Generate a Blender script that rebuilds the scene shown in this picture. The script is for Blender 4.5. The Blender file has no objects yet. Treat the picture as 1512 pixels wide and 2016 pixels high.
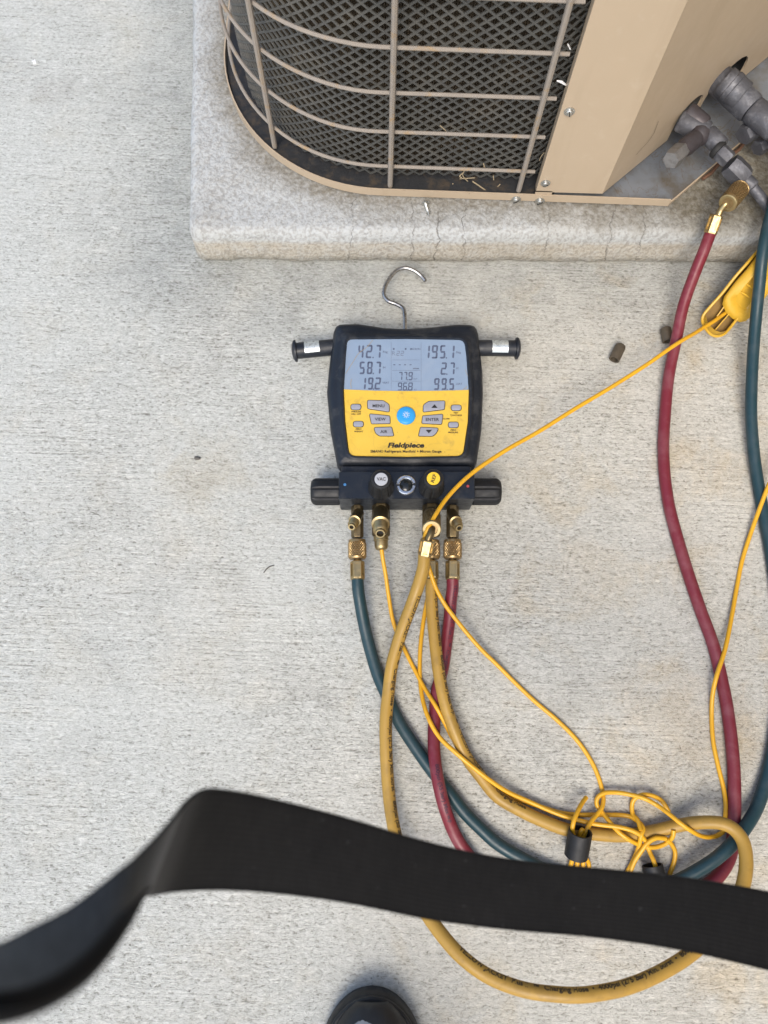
import bpy, math, random
from mathutils import Vector, Matrix, noise as mnoise
random.seed(7)
R = math.radians
scene = bpy.context.scene
COL = scene.collection

# ------------------------------------------------------------------ camera
H = 0.85                       # lens height above the concrete (m)
FPX = 1514.0                   # focal length in photo pixels (phone main lens)
CX, CY = 756.0, 1008.0
NAD = (742.0, 1390.0)          # where the plumb line meets the picture
_dx, _dy = (NAD[0]-CX)/FPX, -(NAD[1]-CY)/FPX
TILT = math.atan(math.hypot(_dx, _dy)); ROLL = math.atan2(-_dx, -_dy)
_r = Vector((1, 0, 0)); _u = Vector((0, math.cos(TILT), math.sin(TILT)))
CF = Vector((0, math.sin(TILT), -math.cos(TILT)))
CR = _r*math.cos(ROLL) + _u*math.sin(ROLL)
CU = -_r*math.sin(ROLL) + _u*math.cos(ROLL)
CAMPOS = Vector((0, 0, H))
cam = bpy.data.cameras.new('camera'); camo = bpy.data.objects.new('camera', cam)
COL.objects.link(camo); scene.camera = camo
cam.sensor_fit = 'AUTO'; cam.sensor_width = 36.0
cam.lens = 36.0*FPX/2016.0
camo.matrix_world = Matrix(((CR.x, CU.x, -CF.x, CAMPOS.x), (CR.y, CU.y, -CF.y, CAMPOS.y),
                            (CR.z, CU.z, -CF.z, CAMPOS.z), (0, 0, 0, 1)))
cam.clip_start = 0.01; cam.clip_end = 300
cam.dof.use_dof = True; cam.dof.focus_distance = 0.83
cam.dof.aperture_fstop = cam.lens/4.8      # a phone's f/1.7 main lens: entrance pupil just under 5 mm

# ------------------------------------------------------------------ light
SUN_EL, SUN_AZ = R(54), R(190)             # azimuth clockwise from +y (into the picture)
world = bpy.data.worlds.new('World'); scene.world = world; world.use_nodes = True
wn = world.node_tree.nodes; wl = world.node_tree.links
bg = wn['Background']; sky = wn.new('ShaderNodeTexSky')
sky.sky_type = 'NISHITA'; sky.sun_disc = False
sky.sun_elevation = SUN_EL; sky.sun_rotation = SUN_AZ
sky.dust_density = 2.2; sky.air_density = 1.0; sky.ozone_density = 1.0
wl.new(sky.outputs['Color'], bg.inputs['Color']); bg.inputs['Strength'].default_value = 0.138
sun = bpy.data.lights.new('sun', 'SUN'); suno = bpy.data.objects.new('sun', sun); COL.objects.link(suno)
sun.energy = 1.4; sun.angle = R(30); sun.color = (1.0, 0.92, 0.80)
sd = Vector((math.sin(SUN_AZ)*math.cos(SUN_EL), math.cos(SUN_AZ)*math.cos(SUN_EL), math.sin(SUN_EL)))
suno.rotation_euler = sd.to_track_quat('Z', 'Y').to_euler()
scene.render.engine = 'CYCLES'
vs = scene.view_settings
vs.view_transform = 'Standard'; vs.look = 'None'; vs.gamma = 1.0; vs.use_curve_mapping = False
vs.exposure = 1.02

# ------------------------------------------------------------------ survey helpers
def ray(px, py):
    return CF + CR*((px-CX)/FPX) - CU*((py-CY)/FPX)
def at(px, py, z):                       # point of the place at height z seen at a photo pixel
    d = ray(px, py); return CAMPOS + d*((z-H)/d.z)
def on_plane(px, py, p0, n):
    d = ray(px, py); return CAMPOS + d*((p0-CAMPOS).dot(n)/d.dot(n))
def deep(px, py, dist):
    return CAMPOS + ray(px, py)*dist
def V3(*a): return Vector(a)

# ------------------------------------------------------------------ mesh helpers
class Geo:
    def __init__(s): s.v = []; s.f = []
    def add(s, vs_, fs_):
        o = len(s.v); s.v += [Vector(p) for p in vs_]; s.f += [tuple(i+o for i in f) for f in fs_]; return s
    def __iadd__(s, g): s.add(g.v, g.f); return s

def spline(pts, step=None, sub=10, closed=False):
    P = [Vector(p) for p in pts]; out = []
    n = len(P)
    rng = range(n if closed else n-1)
    for i in rng:
        p0 = P[(i-1) % n] if (closed or i > 0) else P[0]*2-P[1]
        p1 = P[i]; p2 = P[(i+1) % n]
        p3 = P[(i+2) % n] if (closed or i+2 < n) else P[-1]*2-P[-2]
        t0 = 0.0; t1 = t0+max((p1-p0).length, 1e-6)**.5; t2 = t1+max((p2-p1).length, 1e-6)**.5; t3 = t2+max((p3-p2).length, 1e-6)**.5
        for k in range(sub):
            t = t1+(t2-t1)*k/sub
            a1 = p0*((t1-t)/(t1-t0))+p1*((t-t0)/(t1-t0)); a2 = p1*((t2-t)/(t2-t1))+p2*((t-t1)/(t2-t1)); a3 = p2*((t3-t)/(t3-t2))+p3*((t-t2)/(t3-t2))
            b1 = a1*((t2-t)/(t2-t0))+a2*((t-t0)/(t2-t0)); b2 = a2*((t3-t)/(t3-t1))+a3*((t-t1)/(t3-t1))
            out.append(b1*((t2-t)/(t2-t1))+b2*((t-t1)/(t2-t1)))
    if not closed: out.append(P[-1].copy())
    return out

def tube(pts, r, n=10, closed=False, cap=True, flat=1.0):
    g = Geo(); m = len(pts); rings = []
    rr = r if isinstance(r, (list, tuple)) else [r]*m
    T = []
    for i in range(m):
        a = pts[(i-1) % m] if (closed or i > 0) else pts[i]
        b = pts[(i+1) % m] if (closed or i < m-1) else pts[i]
        t = (b-a); t = t.normalized() if t.length > 1e-9 else V3(0, 0, 1); T.append(t)
    N = T[0].orthogonal().normalized()
    up = V3(0, 0, 1)
    if abs(T[0].dot(up)) < .95: N = (up-T[0]*up.dot(T[0])).normalized()
    vs_, fs_ = [], []
    for i in range(m):
        N = (N-T[i]*N.dot(T[i])); N = N.normalized() if N.length > 1e-6 else T[i].orthogonal().normalized()
        B = T[i].cross(N)
        for k in range(n):
            a = 2*math.pi*k/n
            vs_.append(pts[i]+N*(math.cos(a)*rr[i]*flat)+B*(math.sin(a)*rr[i]))
    for i in range(m if closed else m-1):
        for k in range(n):
            j = (i+1) % m; k2 = (k+1) % n
            fs_.append((i*n+k, i*n+k2, j*n+k2, j*n+k))
    if cap and not closed:
        fs_.append(tuple(range(n-1, -1, -1))); fs_.append(tuple((m-1)*n+k for k in range(n)))
    return g.add(vs_, fs_)

def frame(axis):
    a = Vector(axis).normalized(); x = a.orthogonal().normalized()
    up = V3(0, 0, 1)
    if abs(a.dot(up)) < .97: x = (up-a*up.dot(a)).normalized()
    return a, x, a.cross(x)

def lathe(p, axis, prof, n=24, rf=None, cap0=True, cap1=True, phase=0.0):
    """prof: (radius, height along axis); rf(theta, i) scales the radius"""
    a, x, y = frame(axis); g = Geo(); vs_, fs_ = [], []
    for i, (r, h) in enumerate(prof):
        for k in range(n):
            t = 2*math.pi*k/n+phase; q = r*(rf(t, i) if rf else 1.0)
            vs_.append(Vector(p)+a*h+x*(q*math.cos(t))+y*(q*math.sin(t)))
    for i in range(len(prof)-1):
        for k in range(n):
            fs_.append((i*n+k, i*n+(k+1) % n, (i+1)*n+(k+1) % n, (i+1)*n+k))
    if cap0: fs_.append(tuple(range(n-1, -1, -1)))
    if cap1: fs_.append(tuple((len(prof)-1)*n+k for k in range(n)))
    return g.add(vs_, fs_)

def between(p0, p1, prof, **kw):          # prof heights as fractions of the length p0..p1
    p0, p1 = Vector(p0), Vector(p1); L = (p1-p0).length
    return lathe(p0, p1-p0, [(r, h*L) for r, h in prof], **kw)

def hexbar(p0, p1, r, n=6, win=False, ch=.12, phase=0.0):
    p0, p1 = Vector(p0), Vector(p1)
    if not win:
        return between(p0, p1, [(r*.9, 0), (r, ch), (r, 1-ch), (r*.9, 1)], n=n, phase=phase)
    phase = phase or math.pi/n; a, x, y = frame(p1-p0); L = (p1-p0).length; g = Geo()
    pr = [(r*.9, 0), (r, .04*L)]
    ring = lambda q, h: [p0+a*h+x*(q*math.cos(2*math.pi*k/n+phase))+y*(q*math.sin(2*math.pi*k/n+phase)) for k in range(n)]
    A, B, C, D = ring(r*.92, 0), ring(r, .06*L), ring(r, .94*L), ring(r*.95, L)
    g.add(A+B, [(k, (k+1) % n, n+(k+1) % n, n+k) for k in range(n)]); g.add(C+D, [(k, (k+1) % n, n+(k+1) % n, n+k) for k in range(n)])
    g.add(A, [tuple(range(n-1, -1, -1))]); g.add(D, [tuple(range(n))])
    for k in range(n):
        b0, b1, c1, c0 = B[k], B[(k+1) % n], C[(k+1) % n], C[k]
        ce = (b0+b1+c0+c1)/4; nr = (b1-b0).cross(c0-b0).normalized()
        if nr.dot(ce-(p0+a*(L/2))) < 0: nr = -nr
        q = [b0, b1, c1, c0]; qi = []
        for s_, t_ in ((.2, .1), (.8, .1), (.8, .88), (.2, .88)):
            qi.append(b0.lerp(b1, s_).lerp(c0.lerp(c1, s_), t_))
        qd = [p-nr*(r*.15) for p in qi]
        g.add(q+qi+qd, [(i, (i+1) % 4, 4+(i+1) % 4, 4+i) for i in range(4)]+[(4+i, 4+(i+1) % 4, 8+(i+1) % 4, 8+i) for i in range(4)]+[(8, 9, 10, 11)])
    return g

def knurled(p0, p1, r, n=84, lo=.16, hi=.9):
    p0, p1 = Vector(p0), Vector(p1); L = (p1-p0).length
    prof = [(r*.55, 0), (r*.88, .0), (r*.94, .03), (r*.94, lo), (r*.97, lo+.01)]
    m = 26; k0 = len(prof)
    for i in range(m): prof.append((r, lo+.02+(hi-lo-.03)*i/(m-1)))
    k1 = len(prof)
    prof += [(r*.97, hi), (r*.93, .95), (r*.84, 1.0), (r*.5, 1.0)]
    circ = 21
    def rf(t, i):
        if i < k0 or i >= k1: return 1.0
        h = prof[i][1]*L
        w = h/r*circ*.9
        q = max(abs(math.sin((t*circ+w)/2)), abs(math.sin((t*circ-w)/2)))
        return .885+.115*(1-q**3)*1.0 + 0.02*(1-q)
    return between(p0, p1, prof, n=n, rf=rf)

def fillet(poly, rad, seg=5):
    out = []; n = len(poly)
    P = [Vector((p[0], p[1])) for p in poly]
    for i in range(n):
        p = P[i]; a = P[(i-1) % n]-p; b = P[(i+1) % n]-p
        r = rad[i] if isinstance(rad, (list, tuple)) else rad
        la, lb = a.length, b.length
        ang = a.angle(b) if la > 0 and lb > 0 else math.pi
        if r <= 0 or ang > 3.0: out.append(p.copy()); continue
        d = min(r/math.tan(ang/2), la*.48, lb*.48)
        s, e = p+a.normalized()*d, p+b.normalized()*d
        for k in range(seg+1):
            t = k/seg; out.append(s*(1-t)**2+p*2*t*(1-t)+e*t*t)
    return out

def inset(poly, d):
    n = len(poly); area = sum(poly[i].x*poly[(i+1) % n].y-poly[(i+1) % n].x*poly[i].y for i in range(n))
    sg = 1 if area > 0 else -1; out = []
    for i in range(n):
        e0 = poly[i]-poly[i-1]; e1 = poly[(i+1) % n]-poly[i]
        if e0.length < 1e-9: e0 = e1
        if e1.length < 1e-9: e1 = e0
        n0 = Vector((-e0.y, e0.x)).normalized()*sg; n1 = Vector((-e1.y, e1.x)).normalized()*sg
        m = (n0+n1); m = m.normalized() if m.length > 1e-6 else n0
        out.append(poly[i]+m*(d/max(m.dot(n0), .5)))
    return out

def prism(poly, levels, cap0=True, cap1=True):
    """poly: 2-D world outline; levels: (inset, z) from the bottom up"""
    P = [Vector((p[0], p[1])) for p in poly]; n = len(P)
    area = sum(P[i].x*P[(i+1) % n].y-P[(i+1) % n].x*P[i].y for i in range(n))
    if area < 0: P.reverse()
    g = Geo(); vs_, fs_ = [], []
    for d, z in levels:
        q = inset(P, d) if d else P
        vs_ += [V3(p.x, p.y, z) for p in q]
    for i in range(len(levels)-1):
        for k in range(n):
            fs_.append((i*n+k, i*n+(k+1) % n, (i+1)*n+(k+1) % n, (i+1)*n+k))
    if cap0: fs_.append(tuple(range(n-1, -1, -1)))
    if cap1: fs_.append(tuple((len(levels)-1)*n+k for k in range(n)))
    return g.add(vs_, fs_)

def box(c, ex, ey, ez, bev=0.0):
    """box about centre c with half-extent vectors; optional chamfer"""
    c = Vector(c); g = Geo(); lx, ly, lz = ex.length, ey.length, ez.length
    x, y, z = ex.normalized(), ey.normalized(), ez.normalized()
    b = min(bev, lx*.45, ly*.45, lz*.45)
    if b <= 0:
        vs_ = [c+x*lx*i+y*ly*j+z*lz*k for k in (-1, 1) for j in (-1, 1) for i in (-1, 1)]
        return g.add(vs_, [(0, 2, 3, 1), (4, 5, 7, 6), (0, 1, 5, 4), (2, 6, 7, 3), (0, 4, 6, 2), (1, 3, 7, 5)])
    def ring(h, d):
        X, Y = lx-d, ly-d; k = b
        return [c+x*p+y*q+z*h for p, q in ((X-k, -Y), (X, -Y+k), (X, Y-k), (X-k, Y), (-X+k, Y), (-X, Y-k), (-X, -Y+k), (-X+k, -Y))]
    vs_ = ring(-lz, b*.6)+ring(-lz+b, 0)+ring(lz-b, 0)+ring(lz, b*.6); fs_ = []
    for i in range(3):
        for k in range(8): fs_.append((i*8+k, i*8+(k+1) % 8, (i+1)*8+(k+1) % 8, (i+1)*8+k))
    fs_ += [tuple(range(7, -1, -1)), tuple(range(24, 32))]
    return g.add(vs_, fs_)

def mesh_of(name, g, mats, origin, smooth=True, angle=38):
    me = bpy.data.meshes.new(name)
    me.from_pydata([tuple(p-origin) for p in g.v], [], g.f)
    for m in (mats if isinstance(mats, (list, tuple)) else [mats]): me.materials.append(m)
    me.update()
    if smooth:
        me.polygons.foreach_set('use_smooth', [True]*len(me.polygons))
        me.set_sharp_from_angle(angle=R(angle))
    return me

def props(o, label=None, cat=None, group=None, kind=None):
    if label: o['label'] = label
    if cat: o['category'] = cat
    if group: o['group'] = group
    if kind: o['kind'] = kind
    return o

def thing(name, loc, label, cat, group=None):
    o = bpy.data.objects.new(name, None); o.empty_display_size = .01; COL.objects.link(o)
    o.location = loc; o['org'] = tuple(loc)
    return props(o, label, cat, group)

def part(name, g, mat, parent, smooth=True, angle=38, label=None, kind=None):
    org = Vector(parent['org'])
    o = bpy.data.objects.new(name, mesh_of(name, g, mat, org, smooth, angle)); COL.objects.link(o)
    o.parent = parent; o['org'] = tuple(org)
    if label: o['label'] = label
    if kind: o['kind'] = kind
    return o

def solo(name, g, mat, loc, label, cat, group=None, kind=None, smooth=True, angle=38):
    loc = Vector(loc)
    o = bpy.data.objects.new(name, mesh_of(name, g, mat, loc, smooth, angle)); COL.objects.link(o)
    o.location = loc; o['org'] = tuple(loc)
    return props(o, label, cat, group, kind)

def place_copy(o, parent, matrix_local):     # another instance of a part, sharing its mesh
    c = o.copy(); COL.objects.link(c); c.parent = parent; c['org'] = parent['org']
    c.matrix_local = matrix_local; return c

# ------------------------------------------------------------------ lettering
def text2d(s, bold=0.0, shear=0.0, res=3):
    cu = bpy.data.curves.new('t', 'FONT'); cu.body = s; cu.size = 1.0; cu.offset = bold; cu.shear = shear
    cu.resolution_u = res; cu.fill_mode = 'FRONT'
    ob = bpy.data.objects.new('t', cu); COL.objects.link(ob)
    me = bpy.data.meshes.new_from_object(ob)
    v = [(p.co.x, p.co.y) for p in me.vertices]; f = [tuple(q.vertices) for q in me.polygons]
    bpy.data.objects.remove(ob); bpy.data.meshes.remove(me); bpy.data.curves.remove(cu)
    x0 = min(p[0] for p in v); x1 = max(p[0] for p in v)
    return [(x-x0, y) for x, y in v], f, x1-x0
def lettering(s, c, ex, ey, width=None, cap=None, bold=0.0, shear=0.0, wmax=None):
    v, f, w = text2d(s, bold, shear)
    ch = .70
    ys = cap/ch if cap else width/w
    xs = width/w if width else ys
    g = Geo(); c = Vector(c)
    return g.add([c+ex*((x-w/2)*xs)+ey*((y-ch/2)*ys) for x, y in v], f)

# ------------------------------------------------------------------ materials
class NT:
    def __init__(s, name):
        s.m = bpy.data.materials.new(name); s.m.use_nodes = True
        s.n = s.m.node_tree.nodes; s.l = s.m.node_tree.links; s.b = s.n['Principled BSDF']
        s.tc = s.n.new('ShaderNodeTexCoord')
    def set(s, node, sock, val):
        if isinstance(val, bpy.types.NodeSocket): s.l.new(val, node.inputs[sock])
        else: node.inputs[sock].default_value = val
    def vec(s, scale=(1, 1, 1), rot=0.0, loc=(0, 0, 0), src=None):
        m = s.n.new('ShaderNodeMapping'); m.inputs['Scale'].default_value = scale
        m.inputs['Rotation'].default_value = (0, 0, rot); m.inputs['Location'].default_value = loc
        s.l.new(src or s.tc.outputs['Object'], m.inputs['Vector']); return m.outputs[0]
    def noise(s, scale, detail=3, rough=.55, vec=None, dist=0.0):
        t = s.n.new('ShaderNodeTexNoise'); t.inputs['Scale'].default_value = scale
        t.inputs['Detail'].default_value = detail; t.inputs['Roughness'].default_value = rough; t.inputs['Distortion'].default_value = dist
        s.l.new(vec or s.tc.outputs['Object'], t.inputs['Vector']); return t.outputs['Fac']
    def voro(s, scale, vec=None, feature='F1', out='Distance'):
        t = s.n.new('ShaderNodeTexVoronoi'); t.feature = feature; t.inputs['Scale'].default_value = scale
        s.l.new(vec or s.tc.outputs['Object'], t.inputs['Vector']); return t.outputs[out]
    def math(s, op, a, b=0.0, clamp=False):
        t = s.n.new('ShaderNodeMath'); t.operation = op; t.use_clamp = clamp
        s.set(t, 0, a); s.set(t, 1, b); return t.outputs[0]
    def rng(s, v, a, b, c=0.0, d=1.0):
        t = s.n.new('ShaderNodeMapRange'); s.set(t, 'Value', v)
        for k, q in (('From Min', a), ('From Max', b), ('To Min', c), ('To Max', d)): t.inputs[k].default_value = q
        return t.outputs[0]
    def ramp(s, v, stops):
        t = s.n.new('ShaderNodeValToRGB'); e = t.color_ramp.elements
        while len(e) < len(stops): e.new(.5)
        for q, (p, c) in zip(e, stops): q.position = p; q.color = (*c, 1) if len(c) == 3 else c
        s.l.new(v, t.inputs[0]); return t.outputs[0]
    def mix(s, f, a, b, mode='MIX'):
        t = s.n.new('ShaderNodeMix'); t.data_type = 'RGBA'; t.blend_type = mode
        s.set(t, 0, f)
        for i, q in ((6, a), (7, b)):
            if isinstance(q, bpy.types.NodeSocket): s.l.new(q, t.inputs[i])
            else: t.inputs[i].default_value = (*q, 1) if len(q) == 3 else q
        return t.outputs[2]
    def sep(s):
        t = s.n.new('ShaderNodeSeparateXYZ'); s.l.new(s.tc.outputs['Object'], t.inputs[0]); return t.outputs
    def bump(s, h, strength=.5, dist=.001, nrm=None):
        t = s.n.new('ShaderNodeBump'); t.inputs['Strength'].default_value = strength; t.inputs['Distance'].default_value = dist
        s.l.new(h, t.inputs['Height'])
        if nrm: s.l.new(nrm, t.inputs['Normal'])
        return t.outputs[0]
    def out(s, col=None, rough=None, metal=None, nrm=None, spec=None, coat=None):
        for k, q in (('Base Color', col), ('Roughness', rough), ('Metallic', metal), ('Specular IOR Level', spec), ('Coat Weight', coat)):
            if q is None: continue
            if isinstance(q, (tuple, list)) and len(q) == 3: q = (*q, 1)
            s.set(s.b, k, q)
        if nrm: s.l.new(nrm, s.b.inputs['Normal'])
        return s.m

def pbr(name, col, rough=.5, metal=0.0, var=.12, vscale=60, dirt=None, dscale=25, damt=.5, dlo=.5, bump=0.0, bscale=400, bdist=.0003, spec=.5, rvar=.1, coat=None):
    t = NT(name)
    f = t.noise(vscale, 4, .6)
    c = t.mix(f, tuple(x*(1-var) for x in col), tuple(min(1, x*(1+var)) for x in col))
    if dirt:
        d = t.rng(t.noise(dscale, 5, .65, dist=.3), dlo, dlo+.2, 0, damt)
        c = t.mix(d, c, dirt)
    r = t.rng(t.noise(vscale*1.7, 3), .3, .7, max(0, rough-rvar), min(1, rough+rvar))
    nrm = t.bump(t.noise(bscale, 3), bump, bdist) if bump else None
    return t.out(c, r, metal, nrm, spec, coat)

def concrete():
    t = NT('broomed_concrete')
    v1 = t.vec((130, 330, 1), rot=-.035); v2 = t.vec((14, 480, 1), rot=-.035); v3 = t.vec((210, 340, 1), rot=.35)
    wob = t.noise(14, 3, .6)
    n1 = t.noise(1, 6, .72, v1, 1.3)         # short broom ridges
    n2 = t.noise(1, 4, .65, v3, .8)          # grains
    n3 = t.noise(1, 3, .6, v2, .6)           # long drag lines
    fine = t.noise(1000, 2, .6)
    amp = t.rng(t.noise(6, 4, .6), .38, .66, .15, 1.0)
    broom = t.rng(t.noise(3.2, 4, .6, t.vec((1, 1, 1), loc=(1, 4, 0))), .34, .62, .45, 1.0)
    patch = t.noise(2.6, 5, .6); patch2 = t.noise(8, 6, .68, dist=.8); patch3 = t.noise(26, 5, .65, dist=.5)
    h = t.math('ADD', t.math('MULTIPLY', t.math('SUBTRACT', n1, .5), t.math('MULTIPLY', broom, .85)), t.math('MULTIPLY', t.math('SUBTRACT', n2, .5), .50))
    h = t.math('ADD', h, t.math('MULTIPLY', t.math('MULTIPLY', t.math('SUBTRACT', n3, .5), amp), .46))
    h = t.math('ADD', h, t.math('MULTIPLY', t.math('SUBTRACT', fine, .5), .22))
    c = t.ramp(t.rng(h, -.165, .165), [(0.0, (.19, .185, .17)), (.20, (.33, .33, .315)), (.42, (.445, .45, .44)), (.62, (.495, .50, .492)), (1.0, (.62, .625, .615))])
    # cool light painted in at left, warm bounce at right with brown dust stain
    x, y, z = t.sep()
    dust_cast = t.math('ADD', t.rng(x, -.35, .42, -.25, .35), patch)
    c = t.mix(t.rng(dust_cast, .30, .95, 0, 1), t.mix(1.0, c, (.985, 1.0, .955), 'MULTIPLY'), t.mix(1.0, c, (1.05, .995, .885), 'MULTIPLY'))
    c = t.mix(t.rng(patch2, .53, .72, 0, .55), c, t.mix(1.0, c, (.73, .725, .72), 'MULTIPLY'))
    c = t.mix(t.rng(patch3, .56, .72, 0, .35), c, t.mix(1.0, c, (.80, .77, .72), 'MULTIPLY'))
    rust = t.math('MULTIPLY', t.rng(t.noise(13, 5, .65, t.vec((1, 1, 1), loc=(3, 7, 0)), .5), .52, .70, 0, .75), t.rng(x, -.1, .35, .25, 1.0))
    c = t.mix(rust, c, t.mix(1.0, c, (.98, .87, .71), 'MULTIPLY'))
    # soft shade beside the pad painted in, ragged like a grey stain
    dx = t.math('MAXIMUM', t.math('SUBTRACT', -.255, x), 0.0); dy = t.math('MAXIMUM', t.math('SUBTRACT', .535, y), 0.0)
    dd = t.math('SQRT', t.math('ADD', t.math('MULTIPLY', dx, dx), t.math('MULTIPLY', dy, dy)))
    shade_stain = t.math('ADD', dd, t.math('MULTIPLY', t.math('SUBTRACT', t.noise(9, 5, .65, dist=.6), .5), .17))
    shade_stain = t.math('MULTIPLY', t.rng(shade_stain, .12, .02, 0, .85), t.rng(patch3, .3, .6, .6, 1))
    c = t.mix(shade_stain, c, t.mix(1.0, c, (.66, .675, .69), 'MULTIPLY'))
    # single old stains with their own ragged outlines
    for (px, py, rad, tint, am) in ((405, 925, .055, (.86, .77, .64), .75), (640, 1382, .016, (.62, .61, .60), .7), (105, 182, .028, (.70, .66, .64), .6), (235, 545, .045, (.76, .765, .77), .7), (560, 640, .035, (.74, .745, .75), .6), (1190, 1130, .05, (.98, .86, .70), .6), (1330, 1420, .07, (.98, .84, .66), .6)):
        w = at(px, py, 0)
        ex = t.math('MULTIPLY', t.math('SUBTRACT', x, w.x), .75); ey = t.math('SUBTRACT', y, w.y)
        d = t.math('SQRT', t.math('ADD', t.math('MULTIPLY', ex, ex), t.math('MULTIPLY', ey, ey)))
        d = t.math('ADD', d, t.math('MULTIPLY', t.math('SUBTRACT', t.noise(22, 6, .7, t.vec((1, 1, 1), loc=(px*.01, py*.01, 0)), .6), .5), rad*2.4))
        c = t.mix(t.math('MULTIPLY', t.rng(d, rad, rad*.4, 0, am*.62), t.rng(patch3, .35, .6, .5, 1)), c, t.mix(1.0, c, tint, 'MULTIPLY'))
    pits = t.rng(t.noise(1, 2, .5, t.vec((180, 300, 1), loc=(5, 2, 0)), .3), .69, .75, 0, .6)
    c = t.mix(pits, c, (.085, .08, .07))
    hh = t.math('SUBTRACT', h, t.math('MULTIPLY', pits, .35))
    return t.out(c, .92, 0, t.bump(hh, .9, .0022), .25)

def stucco():
    t = NT('pad_coating')
    a = t.noise(215, 4, .58, t.vec((1, .8, 1), rot=.6), .35); b = t.noise(520, 3, .6); v = t.voro(260, t.vec((1, 1, 1)))
    big = t.noise(9, 4, .6)
    h = t.math('ADD', t.math('MULTIPLY', a, .75), t.math('MULTIPLY', b, .25))
    h = t.math('ADD', h, t.math('MULTIPLY', v, -.25))
    c = t.ramp(t.rng(h, .28, .62), [(0, (.325, .328, .316)), (.32, (.412, .424, .418)), (1, (.445, .462, .464))])
    c = t.mix(t.rng(big, .46, .66, 0, .7), c, t.mix(1.0, c, (.88, .855, .81), 'MULTIPLY'))
    c = t.mix(t.rng(t.noise(45, 5, .7), .52, .7, 0, .35), c, t.mix(1.0, c, (.84, .82, .78), 'MULTIPLY'))
    x, y, z = t.sep()
    # browner tint on the sides, broken up by noise
    side_tint = t.math('MULTIPLY', t.rng(z, .041, .034, 0, 1), t.rng(t.noise(60, 4, .6), .3, .55, .62, 1))
    c = t.mix(t.math('MULTIPLY', side_tint, .8), c, t.mix(1.0, c, (.93, .815, .665), 'MULTIPLY'))
    # settled dust and lichen close under the unit's rim (a band along its foot)
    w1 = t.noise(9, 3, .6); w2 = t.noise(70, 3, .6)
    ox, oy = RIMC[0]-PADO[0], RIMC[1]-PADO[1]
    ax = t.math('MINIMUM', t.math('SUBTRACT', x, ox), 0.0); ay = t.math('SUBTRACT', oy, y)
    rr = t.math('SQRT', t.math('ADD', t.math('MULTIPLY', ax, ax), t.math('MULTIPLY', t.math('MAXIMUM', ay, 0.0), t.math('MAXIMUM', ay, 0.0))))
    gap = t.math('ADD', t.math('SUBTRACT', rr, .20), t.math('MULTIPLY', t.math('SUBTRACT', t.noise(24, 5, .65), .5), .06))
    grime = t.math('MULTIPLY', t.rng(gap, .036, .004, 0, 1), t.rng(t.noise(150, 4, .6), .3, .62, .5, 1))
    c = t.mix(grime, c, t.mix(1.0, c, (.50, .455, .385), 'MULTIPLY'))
    moss = t.math('MULTIPLY', t.rng(t.math('ADD', x, t.math('MULTIPLY', t.math('SUBTRACT', w1, .5), .30)), .24, .44, 0, 1), t.rng(z, .046, .054, .25, 1))
    c = t.mix(t.math('MULTIPLY', moss, t.rng(w2, .3, .6, .75, 1)), c, t.mix(1.0, c, (.68, .64, .56), 'MULTIPLY'))
    crack = None
    for i, (x0, wd) in enumerate(((.055, .0010), (.085, .0006), (.024, .0007), (.185, .0008), (.262, .0008), (.30, .0007), (-.05, .0006))):
        wig = t.math('ADD', t.math('MULTIPLY', t.math('SUBTRACT', t.noise(22, 5, .7, t.vec((0.4, 1, 1), loc=(i*3.1, i, 0))), .5), .034), x0)
        d = t.math('ABSOLUTE', t.math('SUBTRACT', x, wig))
        k = t.rng(d, wd*.3, wd*1.15, 1, 0)
        crack = k if crack is None else t.math('MAXIMUM', crack, k)
    gate = t.rng(y, .075, .045, 0, 1)
    crack = t.math('MULTIPLY', t.math('MULTIPLY', crack, gate), t.rng(w2, .35, .55, .08, .6))
    c = t.mix(crack, c, (.10, .09, .075))
    hh = t.math('SUBTRACT', h, t.math('MULTIPLY', crack, .5))
    return t.out(c, .95, 0, t.bump(hh, .8, .0026), .2)

_pa = at(368, 458, .055); PADO = (_pa.x+.24, _pa.y); RIMC = (-.0185, .7868)     # pad origin, centre of the unit's rounded corner
M = {}
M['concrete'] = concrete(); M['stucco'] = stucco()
def tan_mat():
    t = NT('tan_paint')
    f = t.noise(14, 4, .6); c = t.mix(f, (.395, .315, .222), (.425, .338, .240))
    run = t.rng(t.noise(1, 5, .65, t.vec((34, 34, 3.0)), .4), .50, .74, 0, .30); c = t.mix(run, c, (.30, .23, .15))
    dust_cast = t.rng(t.noise(55, 6, .7, dist=.5), .56, .74, 0, .22); c = t.mix(dust_cast, c, (.50, .43, .34))
    nick = t.rng(t.noise(1, 3, .6, t.vec((130, 130, 45))), .735, .765, 0, .6); c = t.mix(nick, c, (.20, .15, .10))
    wave = t.noise(7, 2, .5)
    b = t.bump(wave, .25, .004, t.bump(t.noise(500, 3), .10, .0002))
    return t.out(c, t.rng(t.noise(24, 4), .3, .7, .36, .54), 0, b, .4)
M['tan'] = tan_mat()
def wire_mat():
    t = NT('weathered_wire')
    f = t.noise(60, 4, .6); c = t.mix(f, (.215, .188, .158), (.285, .25, .21))
    rust = t.rng(t.noise(38, 4, .65, dist=.5), .56, .70, 0, .75); c = t.mix(rust, c, (.31, .20, .085))
    gr = t.rng(t.noise(90, 3), .5, .75, 0, .4); c = t.mix(gr, c, (.20, .19, .185))
    return t.out(c, .65, 0, t.bump(t.noise(700, 3), .3, .0004), .35)
M['wire'] = wire_mat()
M['guard'] = pbr('guard_mesh_plastic', (.068, .068, .063), .6, var=.25, vscale=40, dirt=(.125, .115, .095), dscale=30, damt=.45, dlo=.5)
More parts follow.
